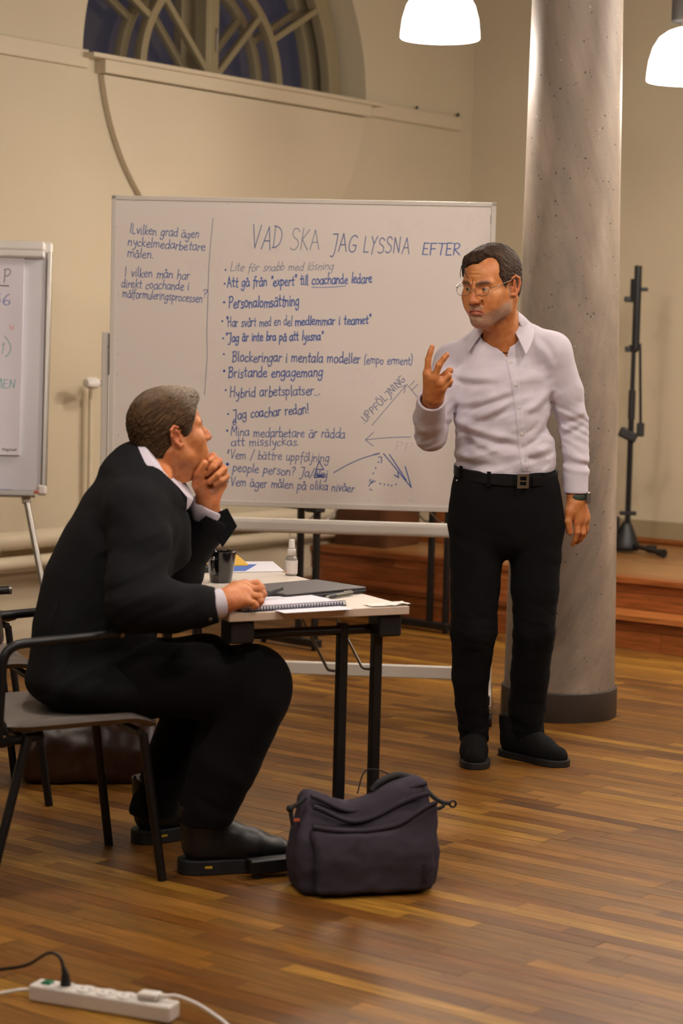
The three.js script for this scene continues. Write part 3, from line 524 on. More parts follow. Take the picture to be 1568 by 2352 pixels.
// ---------- microphone stand on the stage ----------
{
  const b = at(1437, 1244, 11.18), t = thing('microphone_stand', 'black microphone stand without microphone on the stage beside the column', 'stand', V(b.x, 0.321, b.z)), top = at(1460, 600, 11.16).sub(V(b.x, 0.321, b.z)), k = (f) => V(0.005, 0, 0).addScaledVector(top, f);
  part('base', lathe([[0.0, 0.012], [0.072, 0.012], [0.075, 0.03], [0.066, 0.06], [0.03, 0.15], [0.022, 0.165], [0, 0.165]], 28), M.blackPlastic, t);
  for (const [x, y] of [[1505, 1252], [1511, 1279], [1404, 1237]]) {
    const e = at(x, y, x < 1420 ? 11.15 : 11.1).sub(V(b.x, 0.321, b.z)); e.y = 0.02; if (y > 1270) e.z += 0.2; const l = part('leg', rod([0, 0.045, 0], e, 0.0115), M.blackMetal, t);
    part('rubber_foot', rod(e.clone().addScaledVector(e.clone().normalize(), -0.05).setY(0.026), e.clone().setY(0.024), 0.02, 0.024), M.blackPlastic, l);
  }
  part('locking_lever', box(0.02, 0.09, 0.03, -0.05, 0.15, 0.01, 0.009), M.blackPlastic, t);
  part('lower_pole', rod(k(0.06), k(0.5), 0.0155), M.blackMetal, t);
  part('upper_pole', rod(k(0.42), k(0.87), 0.0125), M.blackMetal, t);
  part('grip', rod(k(0.46), k(0.56), 0.019), M.blackPlastic, t);
  part('boom_tube', rod(k(0.7).add(V(0.008, 0, 0.02)), k(0.985).add(V(0.006, 0, 0.02)), 0.02), M.blackMetal, t);
  part('boom_rod', rod(k(0.43).add(V(0.05, 0, 0.015)), k(0.72).add(V(0.03, 0, 0.02)), 0.0075), M.blackMetal, t);
  part('top_clamp', merged([rod(k(0.86), k(0.94), 0.03), box(0.07, 0.02, 0.03, k(0.915).x + 0.03, k(0.905).y, k(0.9).z, 0.006), box(0.05, 0.03, 0.03, k(0.88).x - 0.035, k(0.87).y, k(0.88).z, 0.006)]), M.blackPlastic, t);
  part('middle_clamp', merged([rod(k(0.695), k(0.715), 0.026), box(0.07, 0.03, 0.03, k(0.7).x - 0.012, k(0.7).y, k(0.7).z, 0.006)]), M.blackPlastic, t);
  part('lower_clamp', merged([bar(k(0.4).add(V(-0.06, 0.03, 0)), k(0.405).add(V(0.03, -0.02, 0)), 0.05, 0.055, 0.012), box(0.04, 0.075, 0.03, k(0.42).x + 0.05, k(0.425).y, k(0.42).z + 0.01, 0.008)]), M.blackPlastic, t);
  part('height_knob', box(0.09, 0.022, 0.03, k(0.135).x, k(0.135).y, k(0.135).z, 0.005), M.blackPlastic, t);
}
// ---------- dark wooden box on the stage ----------
{
  const a = V(-0.029, 0, -11.23), b = V(0.239, 0, -11.061), ang = -Math.atan2(b.z - a.z, b.x - a.x), w = a.distanceTo(b), d = 0.36;
  const c = a.clone().add(b).multiplyScalar(0.5), n = V(Math.sin(ang), 0, Math.cos(ang));
  const mw = woodMats(['#4a2a14', '#57311a'], 0.45, 0.8, 0.5, 0.7), p = c.clone().addScaledVector(n, -d / 2);
  const t = thing('wooden_chest', 'dark brown wooden chest on the stage seen under the whiteboard', 'chest', V(p.x, 0.321, p.z), ang);
  part('front_panel', uvBox(w, 0.62, 0.02, 0, 0.31, d / 2 - 0.01), mw[0], t); part('back_panel', uvBox(w, 0.62, 0.02, 0, 0.31, -d / 2 + 0.01), mw[0], t);
  for (const s of [-1, 1]) part('side_panel', uvBox(0.02, 0.62, d - 0.04, s * (w / 2 - 0.01), 0.31, 0), mw[1], t);
  part('lid', uvBox(w + 0.02, 0.022, d + 0.02, 0, 0.631, 0), mw[1], t);
  part('corner_strip', uvBox(0.03, 0.62, 0.006, w / 2 - 0.016, 0.31, d / 2 + 0.003), mw[1], t);
}
{
  const q = onLevel(1014, 1248, 0.32), mw = woodMats(['#6a3714', '#7d4416'], 0.4, 0.8, 0.3, 0.8);
  const t = thing('wooden_lectern', 'reddish brown wooden lectern post on the stage just left of the standing man', 'lectern', V(q.x, 0.321, q.z - 0.1), -0.5);
  part('base_board', uvBox(0.22, 0.03, 0.2, 0, 0.015, 0), mw[1], t); part('post', uvBox(0.045, 0.62, 0.05, 0, 0.34, 0), mw[1], t); part('back_board', uvBox(0.2, 0.6, 0.02, 0.01, 0.33, -0.06), mw[0], t); part('top_board', uvBox(0.26, 0.022, 0.22, 0, 0.661, 0), mw[0], t);
}
// ---------- things on the table ----------
const TOP = 0.7305;
function quadPlace(nl, nr) { const d = nr.clone().sub(nl); return { turn: -Math.atan2(d.z, d.x), w: d.length() }; }   // a thing whose near edge runs from nl to nr; its local origin is the near-left corner
{
  const nl = V(-0.147, TOP, -5.585), nr = V(0.039, TOP, -5.758), q = quadPlace(nl, nr); const w = 0.305, d = 0.215;
  const t = thing('laptop', 'closed dark grey laptop lying on the white table behind the notebook', 'laptop', nl, q.turn), skin = std('#4c4747', 0.45, 0.3), dark = std('#232127', 0.5);
  part('base', box(w, 0.009, d, w / 2, 0.0065, -d / 2, 0.004), dark, t);
  part('lid', box(w, 0.0065, d - 0.003, w / 2, 0.0148, -d / 2, 0.003), skin, t);
  part('hinge', rod([0.05, 0.011, -d + 0.002], [w - 0.05, 0.011, -d + 0.002], 0.0045), dark, t);
  for (const x of [0.03, w - 0.03]) for (const z of [-0.025, -d + 0.025]) part('rubber_foot', rod([x, 0, z], [x, 0.003, z], 0.006), M.blackPlastic, t);
  for (let i = 0; i < 3; i++) part('port', box(0.0012, 0.0035, 0.012, w + 0.0002, 0.0065, -0.05 - i * 0.024, 0.0005), M.steel, t);
}
{
  const nl = V(-0.244, TOP, -5.328), nr = V(0.021, TOP, -5.511), q = quadPlace(nl, nr), w = q.w, d = 0.185;
  const t = thing('notebook', 'open spiral notebook with white pages at the near edge of the table', 'notebook', nl, q.turn);
  const lined = tex(256, 256, (x, y) => { const l = y % 12 === 0 ? 0.9 : 1; return [226 * l, 222 * l, 232 * Math.min(1, l + 0.03)]; });
  part('back_cover', box(w, 0.002, d, w / 2, 0.001, -d / 2, 0.0008), std('#33324a', 0.6), t);
  part('page_block', box(w - 0.004, 0.007, d - 0.012, w / 2, 0.0056, -d / 2 - 0.004, 0.001), M.paper, t);
  const pg = new THREE.PlaneGeometry(w - 0.006, d - 0.014); pg.rotateX(-Math.PI / 2); pg.translate(w / 2, 0.0095, -d / 2 - 0.004); part('top_page', pg, new THREE.MeshStandardMaterial({ map: lined, roughness: 0.85 }), t);
  const coil = std('#2c2b3d', 0.4, 0.6), n = 34;
  for (let i = 0; i < n; i++) { const g = new THREE.TorusGeometry(0.0068, 0.0011, 6, 14); g.rotateY(Math.PI / 2); g.rotateY(0.12); g.translate(0.008 + i * (w - 0.016) / (n - 1), 0.0072, -0.004); part('coil', g, coil, t); }
}
{
  const p = V(-0.12, TOP, -5.40), t = thing('paper_sheet', 'loose white sheet lying under the spiral notebook at the table edge', 'paper', p, 0.55);
  part('sheet', box(0.21, 0.0006, 0.1, 0.05, 0.0003, 0.0, 0.0002), M.paper, t);
}
function pen(label, a, b, r, mat, capMat) {
  const t = thing('pen', label, 'pen', a, 0, 'pens on the table'), d = b.clone().sub(a), A = V(0, 0, 0);
  const at2 = (f) => d.clone().multiplyScalar(f);
  part('barrel', rod(A, at2(0.62), r), mat, t); part('grip', rod(at2(0.62), at2(0.9), r * 1.08), capMat, t); part('tip', rod(at2(0.9), d, r, r * 0.2), M.steel, t);
  part('clip', rod(at2(0.03).add(V(0, r * 1.2, 0)), at2(0.32).add(V(0, r * 1.2, 0)), r * 0.25), M.steel, t); return t;
}
pen('black ballpoint pen held over the notebook by the writing hand', V(-0.155, TOP + 0.036, -5.56), V(-0.235, TOP + 0.0125, -5.472), 0.0048, M.blackPlastic, M.blackPlastic);
pen('slim greenish black pen beside the right end of the laptop', V(0.035, TOP + 0.007, -5.735), V(-0.04, TOP + 0.006, -5.625), 0.0055, std('#4c4a38', 0.35, 0.4), M.blackPlastic);
{
  const t = thing('marker', 'black marker pen lying on papers left of the black mug', 'marker', V(-0.415, TOP + 0.0125, -6.2), 0.5);
  part('barrel', rod([-0.08, 0, 0], [0.0, 0, 0], 0.0095), M.blackPlastic, t); part('cap', rod([0.0, 0, 0], [0.035, 0, 0], 0.011), std('#1b1a1e', 0.4), t); part('clip', box(0.03, 0.002, 0.004, 0.02, 0.011, 0, 0.0008), M.blackPlastic, t);
}
{
  const p = V(-0.346, TOP, -5.978), t = thing('mug', 'glossy black mug standing on the white table by the writing hand', 'mug', p, 0), gl = new THREE.MeshPhysicalMaterial({ color: '#0d0c0e', roughness: 0.12, clearcoat: 0.8, clearcoatRoughness: 0.05 });
  part('body', lathe([[0, 0.0], [0.026, 0.0], [0.0285, 0.003], [0.0325, 0.03], [0.0375, 0.072], [0.0395, 0.0795], [0.0388, 0.081], [0.037, 0.079], [0.0345, 0.07], [0.03, 0.03], [0.026, 0.008], [0, 0.006]], 48), gl, t);
  t.scale.setScalar(1.12); part('handle', pipe([[-0.012, 0.066, 0.034], [-0.02, 0.066, 0.062], [-0.018, 0.03, 0.058], [-0.01, 0.024, 0.03]], 0.014, 0.0055), gl, t);
}
{
  const p = V(-0.147, TOP, -6.19), t = thing('spray_bottle', 'small clear spray bottle with white cap at the far edge of the table', 'bottle', p, 0.3);
  const c = document.createElement('canvas'); c.width = 256; c.height = 128; const x = c.getContext('2d'); x.fillStyle = '#d9d2cd'; x.fillRect(0, 0, 256, 128); x.fillStyle = '#5a63a0'; x.fillRect(118, 30, 22, 20); x.fillRect(112, 58, 40, 5); x.fillRect(112, 68, 40, 5); x.fillRect(108, 80, 50, 6); x.fillStyle = '#d99273'; x.fillRect(128, 96, 34, 18);
  const lab = new THREE.CylinderGeometry(0.0192, 0.0192, 0.04, 32, 1, true); lab.translate(0, 0.026, 0); lab.rotateY(1.3);
  part('body', lathe([[0, 0], [0.016, 0], [0.0185, 0.003], [0.0188, 0.045], [0.0175, 0.052], [0.011, 0.06], [0.0105, 0.066], [0, 0.066]], 36), new THREE.MeshPhysicalMaterial({ color: '#e6e0da', roughness: 0.1, transmission: 0.75, thickness: 0.02, ior: 1.4 }), t);
  part('label', lab, new THREE.MeshStandardMaterial({ map: canvasMap(c), roughness: 0.5, side: THREE.DoubleSide }), t);
  part('collar', lathe([[0, 0.06], [0.0125, 0.06], [0.0125, 0.078], [0.0105, 0.08], [0, 0.08]], 28), M.whitePlastic, t); part('cap', lathe([[0, 0.079], [0.0105, 0.079], [0.0098, 0.084], [0.0085, 0.106], [0.0075, 0.108], [0, 0.108]], 28), M.whitePlastic, t);
}
function sheetThing(name, label, cat, pts, y, th, mat) {                     // a flat sheet with a traced outline on the table
  const c = pts.reduce((s, p) => s.add(V(p[0], 0, p[1])), V(0, 0, 0)).multiplyScalar(1 / pts.length), s = poly(pts.map((p) => [p[0] - c.x, -(p[1] - c.z)])), g = extrude(s, th, 0);
  g.rotateX(-Math.PI / 2); const t = thing(name, label, cat, V(c.x, y, c.z)); part('sheet', g, mat, t); return t;
}
sheetThing('paper_sheet', 'white printed sheet at the far end of the table, right of the blue one', 'paper', [[-0.36, -6.22], [-0.17, -6.28], [-0.215, -6.55], [-0.40, -6.50]], TOP, 0.001, M.paper);
sheetThing('paper_sheet', 'blue sheet under the yellow folder behind the black mug', 'paper', [[-0.46, -6.2], [-0.288, -6.26], [-0.262, -6.44], [-0.46, -6.42]], TOP + 0.0012, 0.001, std('#3f66b8', 0.7));
sheetThing('folder', 'yellow folder at the far end of the table behind the black mug', 'folder', [[-0.56, -6.26], [-0.285, -6.40], [-0.335, -6.68], [-0.56, -6.6]], TOP + 0.0024, 0.003, std('#d9ac2c', 0.6));
sheetThing('paper_sheet', 'white sheet under the marker pen near the man\u2019s raised elbow', 'paper', [[-0.55, -6.02], [-0.40, -6.09], [-0.44, -6.22], [-0.56, -6.2]], TOP, 0.001, M.paper);
{
  const t = thing('napkin', 'crumpled white napkin at the near right corner of the table', 'napkin', V(0.128, TOP, -5.545), 0.46);
  const g = new THREE.PlaneGeometry(0.12, 0.05, 36, 16); g.rotateX(-Math.PI / 2); const p = g.attributes.position;
  for (let i = 0; i < p.count; i++) { const x = p.getX(i), z = p.getZ(i); p.setY(i, 0.0015 + 0.006 * Math.max(0, N3(x * 40, 0, z * 40) + 0.5) * sstep(x, -0.02, 0.03) + 0.0008 * Math.max(0, N3(x * 90, 3, z * 90) + 0.6)); }
  g.computeVertexNormals(); part('tissue', g, std('#e6ded6', 0.9, 0, { side: THREE.DoubleSide }), t);
}

// ---------- power strip with its cords ----------
{
  const a = onLevel(64, 2300, 0.0), b = onLevel(388, 2354, 0.0), d = b.clone().sub(a), turn = -Math.atan2(d.z, d.x), w = d.length(), dep = 0.052;
  const t = thing('power_strip', 'white multi-socket power strip lying on the wooden floor', 'power strip', a, turn), h = 0.038;
  part('housing', box(w, h, dep, w / 2, h / 2, -dep / 2, 0.007, 4), M.whitePlastic, t);
  const sw = part('switch', box(0.022, 0.008, 0.024, 0.034, h + 0.001, -dep / 2, 0.003), std('#0f6a4a', 0.25), t, 'green rocker switch');
  for (let i = 0; i < 5; i++) {
    const x = 0.078 + i * 0.05; const s = part('socket', lathe([[0.019, 0.0], [0.0215, 0.0012], [0.0225, 0.0008], [0.0225, -0.001], [0.0, -0.001], [0.0, 0.0003], [0.018, 0.0003]].reverse(), 32).translate(x, h + 0.0006, -dep / 2), M.whitePlastic, t);
    for (const k of [-0.009, 0.009]) part('socket_hole', rod([x + k, h - 0.001, -dep / 2], [x + k, h + 0.0014, -dep / 2], 0.0028), M.blackPlastic, s);
  }
  t.updateMatrixWorld(true);
  const W = (x, y, z) => V(x, y, z).applyMatrix4(t.matrixWorld);
  const p1 = W(0.078, h, -dep / 2), bk = thing('power_cable', 'black cord and plug in the first socket of the power strip', 'cable', p1.clone().setY(0));
  worldPart('plug', merged([rod(p1.clone().add(V(0, 0.0015, 0)), p1.clone().add(V(-0.001, 0.028, 0)), 0.0125, 0.008), rod(p1.clone().add(V(-0.001, 0.028, 0)), p1.clone().add(V(-0.006, 0.042, 0)), 0.0075, 0.005)]), M.blackPlastic, bk);
  worldPart('cord', tube([p1.clone().add(V(-0.005, 0.038, 0)), p1.clone().add(V(-0.014, 0.062, -0.004)), p1.clone().add(V(-0.04, 0.068, -0.012)), onLevel(60, 2217, 0.055), onLevel(-10, 2229, 0.03), onLevel(-90, 2250, 0.006)], 0.0038, 8, 60), M.blackPlastic, bk);
  const feed = thing('power_cable', 'white feed cord leaving the left end of the power strip', 'cable', W(0, 0, -dep / 2));
  worldPart('cord', tube([W(0.002, 0.017, -dep / 2), W(-0.03, 0.014, -dep / 2), onLevel(0, 2281, 0.008), onLevel(-90, 2290, 0.005)], 0.0042, 8, 40), M.whitePlastic, feed);
  worldPart('strain_relief', rod(W(0.002, 0.017, -dep / 2), W(-0.012, 0.0165, -dep / 2), 0.0075, 0.0055), M.whitePlastic, feed);
  const p2 = W(0.078 + 0.2, h, -dep / 2), wc = thing('power_cable', 'white cord and flat plug in the last socket of the power strip', 'cable', p2.clone().setY(0)), dir = d.clone().normalize();
  worldPart('plug', merged([bar(p2.clone().add(V(0, 0.009, 0)).addScaledVector(dir, -0.02), p2.clone().add(V(0, 0.011, 0)).addScaledVector(dir, 0.028), 0.032, 0.014, 0.005), rod(p2.clone().add(V(0, 0.011, 0)).addScaledVector(dir, 0.026), p2.clone().add(V(0, 0.013, 0)).addScaledVector(dir, 0.048), 0.0075, 0.0045)]), M.whitePlastic, wc);
  worldPart('cord', tube([p2.clone().add(V(0, 0.012, 0)).addScaledVector(dir, 0.04), onLevel(405, 2288, 0.052), onLevel(450, 2305, 0.04), onLevel(490, 2330, 0.022), onLevel(530, 2362, 0.006), onLevel(575, 2420, 0.005)], 0.0042, 8, 60), M.whitePlastic, wc);
}
// ---------- bodies: distance fields meshed into one smooth surface ----------
function capsule(a, b, ra, rb = ra, k = 0.02, op = 1) { const d = b.clone().sub(a); return { t: 0, a, d, dd: d.dot(d) || 1e-9, ra, rb, k, op, c: a.clone().addScaledVector(d, 0.5), R: Math.sqrt(d.dot(d)) / 2 + Math.max(ra, rb) }; }
function chain(pts, k = 0.02, op = 1) { const o = []; for (let i = 1; i < pts.length; i++) o.push(capsule(pts[i - 1][0], pts[i][0], pts[i - 1][1], pts[i][1], i === 1 ? k : Math.min(k, 0.012), op)); return o; }
function ball(c, r, k = 0.02, op = 1) { return capsule(c, c.clone().add(V(0, 1e-5, 0)), r, r, k, op); }
function ellip(c, rx, ry, rz, k = 0.02, op = 1, q = null) { return { t: 1, c, rx, ry, rz, k, op, q: q ? q.clone().invert() : null, R: Math.max(rx, ry, rz), m: Math.min(rx, ry, rz) }; }
// elliptical sections along an axis: [point, half width, half depth], width measured along U
function loft(sections, U, k = 0.03, op = 1) {
  const segs = []; let lo = V(1e9, 1e9, 1e9), hi = V(-1e9, -1e9, -1e9);
  for (const s of sections) { const r = Math.max(s[1], s[2]); lo.min(s[0].clone().addScalar(-r)); hi.max(s[0].clone().addScalar(r)); }
  for (let i = 1; i < sections.length; i++) { const d = sections[i][0].clone().sub(sections[i - 1][0]); segs.push({ a: sections[i - 1][0], d, dd: d.dot(d), s: sections[i - 1], e: sections[i] }); }
  return { t: 2, segs, U, k, op, c: lo.clone().add(hi).multiplyScalar(0.5), R: lo.distanceTo(hi) / 2 };
}
function plane(p, n, k = 0.004, op = -1) { return { t: 3, p, n: n.clone().normalize(), k, op, c: p, R: 1e9 }; }   // solid on the side n points away from
function custom(f, c, R, k = 0.01, op = 1) { return { t: 4, f, c, R, k, op }; }
function primDist(p, x, y, z) {
  if (p.t === 0) {
    const ax = x - p.a.x, ay = y - p.a.y, az = z - p.a.z; let h = (ax * p.d.x + ay * p.d.y + az * p.d.z) / p.dd; h = h < 0 ? 0 : h > 1 ? 1 : h;
    const dx = ax - p.d.x * h, dy = ay - p.d.y * h, dz = az - p.d.z * h; return Math.sqrt(dx * dx + dy * dy + dz * dz) - (p.ra + (p.rb - p.ra) * h);
  }
  if (p.t === 1) {
    let dx = x - p.c.x, dy = y - p.c.y, dz = z - p.c.z;
    if (p.q) { const v = tmpV.set(dx, dy, dz).applyQuaternion(p.q); dx = v.x; dy = v.y; dz = v.z; }
    const a = dx / p.rx, b = dy / p.ry, c = dz / p.rz, k0 = Math.sqrt(a * a + b * b + c * c); if (k0 < 1e-6) return -p.m;
    const e = dx / (p.rx * p.rx), f = dy / (p.ry * p.ry), g = dz / (p.rz * p.rz); return k0 * (k0 - 1) / Math.sqrt(e * e + f * f + g * g);
  }
  if (p.t === 2) {
    let best = 1e9;
    for (const s of p.segs) {
      const ax = x - s.a.x, ay = y - s.a.y, az = z - s.a.z; let h = (ax * s.d.x + ay * s.d.y + az * s.d.z) / s.dd; h = h < 0 ? 0 : h > 1 ? 1 : h;
      const dx = ax - s.d.x * h, dy = ay - s.d.y * h, dz = az - s.d.z * h, w = s.s[1] + (s.e[1] - s.s[1]) * h, e = s.s[2] + (s.e[2] - s.s[2]) * h;
      const u = dx * p.U.x + dy * p.U.y + dz * p.U.z, L = Math.sqrt(s.dd), ax2 = (dx * s.d.x + dy * s.d.y + dz * s.d.z) / L, r2 = Math.max(0, dx * dx + dy * dy + dz * dz - u * u - ax2 * ax2), m = Math.min(w, e);
      const k0 = Math.sqrt(u * u / (w * w) + r2 / (e * e) + ax2 * ax2 / (m * m)), g = Math.sqrt(u * u / (w ** 4) + r2 / (e ** 4) + ax2 * ax2 / (m ** 4)), d = k0 < 1e-6 ? -m : k0 * (k0 - 1) / g;
      if (d < best) best = d;
    }
    return best;
  }
  if (p.t === 3) return -((x - p.p.x) * p.n.x + (y - p.p.y) * p.n.y + (z - p.p.z) * p.n.z);
  return p.f(x, y, z);
}
const tmpV = V(0, 0, 0);
function field(prims, disp) {
  return (x, y, z) => {
    let d = 1;
    for (const p of prims) {
      const bx = x - p.c.x, by = y - p.c.y, bz = z - p.c.z, bd = Math.sqrt(bx * bx + by * by + bz * bz) - p.R;
      if (p.op > 0) { if (bd > d + p.k) continue; const e = primDist(p, x, y, z), k = p.k, h = Math.max(k - Math.abs(d - e), 0) / k; d = Math.min(d, e) - h * h * k / 4; }
      else { if (-bd < d - p.k && p.R < 1e8) continue; const e = -primDist(p, x, y, z), k = p.k, h = Math.max(k - Math.abs(d - e), 0) / k; d = Math.max(d, e) + h * h * k / 4; }
    }
    return disp ? d + disp(x, y, z, d) : d;
  };
}
function nets(f, lo, hi, h, colorAt, uvScale = 1) {                       // surface nets: one vertex per cell that the surface crosses
  const nx = Math.ceil((hi.x - lo.x) / h) + 1, ny = Math.ceil((hi.y - lo.y) / h) + 1, nz = Math.ceil((hi.z - lo.z) / h) + 1, g = new Float32Array(nx * ny * nz);
  const ST = 4;                                                            // coarse pass: skip blocks far from the surface
  for (let k = 0; k < nz; k += ST) for (let j = 0; j < ny; j += ST) for (let i = 0; i < nx; i += ST) {
    const c = f(lo.x + (i + 1.5) * h, lo.y + (j + 1.5) * h, lo.z + (k + 1.5) * h), far = Math.abs(c) > h * ST * 2.6;
    for (let kk = k; kk < Math.min(k + ST, nz); kk++) for (let jj = j; jj < Math.min(j + ST, ny); jj++) for (let ii = i; ii < Math.min(i + ST, nx); ii++) g[(kk * ny + jj) * nx + ii] = far ? c : f(lo.x + ii * h, lo.y + jj * h, lo.z + kk * h);
  }
  const vid = new Int32Array(nx * ny * nz).fill(-1), pos = [], idx = [], off = [0, 1, nx, nx + 1, nx * ny, nx * ny + 1, nx * ny + nx, nx * ny + nx + 1];
  const E = [[0, 1], [2, 3], [4, 5], [6, 7], [0, 2], [1, 3], [4, 6], [5, 7], [0, 4], [1, 5], [2, 6], [3, 7]];
  for (let k = 0; k < nz - 1; k++) for (let j = 0; j < ny - 1; j++) for (let i = 0; i < nx - 1; i++) {
    const b = (k * ny + j) * nx + i; let m = 0; for (let q = 0; q < 8; q++) if (g[b + off[q]] < 0) m |= 1 << q;
    if (m === 0 || m === 255) continue;
    let sx = 0, sy = 0, sz = 0, n = 0;
    for (const [p, q] of E) { if (((m >> p) & 1) === ((m >> q) & 1)) continue; const vp = g[b + off[p]], vq = g[b + off[q]], t = vp / (vp - vq); sx += lerp(p & 1, q & 1, t); sy += lerp((p >> 1) & 1, (q >> 1) & 1, t); sz += lerp(p >> 2, q >> 2, t); n++; }
    vid[b] = pos.length / 3; pos.push(lo.x + (i + sx / n) * h, lo.y + (j + sy / n) * h, lo.z + (k + sz / n) * h);
  }
  const quad = (a, b, c, d, flip) => { if (a < 0 || b < 0 || c < 0 || d < 0) return; if (flip) idx.push(a, b, c, a, c, d); else idx.push(a, c, b, a, d, c); };
  for (let k = 1; k < nz - 1; k++) for (let j = 1; j < ny - 1; j++) for (let i = 1; i < nx - 1; i++) {
    const b = (k * ny + j) * nx + i, s = g[b] < 0;
    if (s !== g[b + 1] < 0) quad(vid[b], vid[b - nx], vid[b - nx - nx * ny], vid[b - nx * ny], s ? true : false);
    if (s !== g[b + nx] < 0) quad(vid[b], vid[b - nx * ny], vid[b - 1 - nx * ny], vid[b - 1], s ? true : false);
    if (s !== g[b + nx * ny] < 0) quad(vid[b], vid[b - 1], vid[b - 1 - nx], vid[b - nx], s ? true : false);
  }
  const geo = new THREE.BufferGeometry(); geo.setAttribute('position', new THREE.Float32BufferAttribute(pos, 3)); geo.setIndex(idx);
  const nor = new Float32Array(pos.length), e = h * 0.5, uv = new Float32Array(pos.length / 3 * 2), col = colorAt ? new Float32Array(pos.length) : null;
  for (let i = 0; i < pos.length; i += 3) {
    const x = pos[i], y = pos[i + 1], z = pos[i + 2]; let a = f(x + e, y, z) - f(x - e, y, z), b = f(x, y + e, z) - f(x, y - e, z), c = f(x, y, z + e) - f(x, y, z - e); const L = Math.hypot(a, b, c) || 1;
    nor[i] = a / L; nor[i + 1] = b / L; nor[i + 2] = c / L; uv[i / 3 * 2] = (x + z * 0.7) * uvScale; uv[i / 3 * 2 + 1] = (y + z * 0.4) * uvScale;
    if (col) { const q = colorAt(x, y, z, nor[i], nor[i + 1], nor[i + 2]); col[i] = q[0]; col[i + 1] = q[1]; col[i + 2] = q[2]; }
  }
  geo.setAttribute('normal', new THREE.BufferAttribute(nor, 3)); geo.setAttribute('uv', new THREE.BufferAttribute(uv, 2)); if (col) geo.setAttribute('color', new THREE.BufferAttribute(col, 3));
  return geo;
}
function bounds(prims, pad = 0.02) { const lo = V(1e9, 1e9, 1e9), hi = V(-1e9, -1e9, -1e9); for (const p of prims) if (p.op > 0 && p.R < 10) { lo.min(p.c.clone().addScalar(-p.R)); hi.max(p.c.clone().addScalar(p.R)); } return [lo.addScalar(-pad), hi.addScalar(pad)]; }
function bodyMesh(prims, h, colorAt, disp, box3) { const [lo, hi] = box3 ?? bounds(prims); return nets(field(prims, disp), lo, hi, h, colorAt); }
const lin = (hex) => { const c = new THREE.Color(hex); return [c.r, c.g, c.b]; };
const mixC = (a, b, t) => [lerp(a[0], b[0], t), lerp(a[1], b[1], t), lerp(a[2], b[2], t)];
const gauss = (d, s) => Math.exp(-d * d / (2 * s * s));

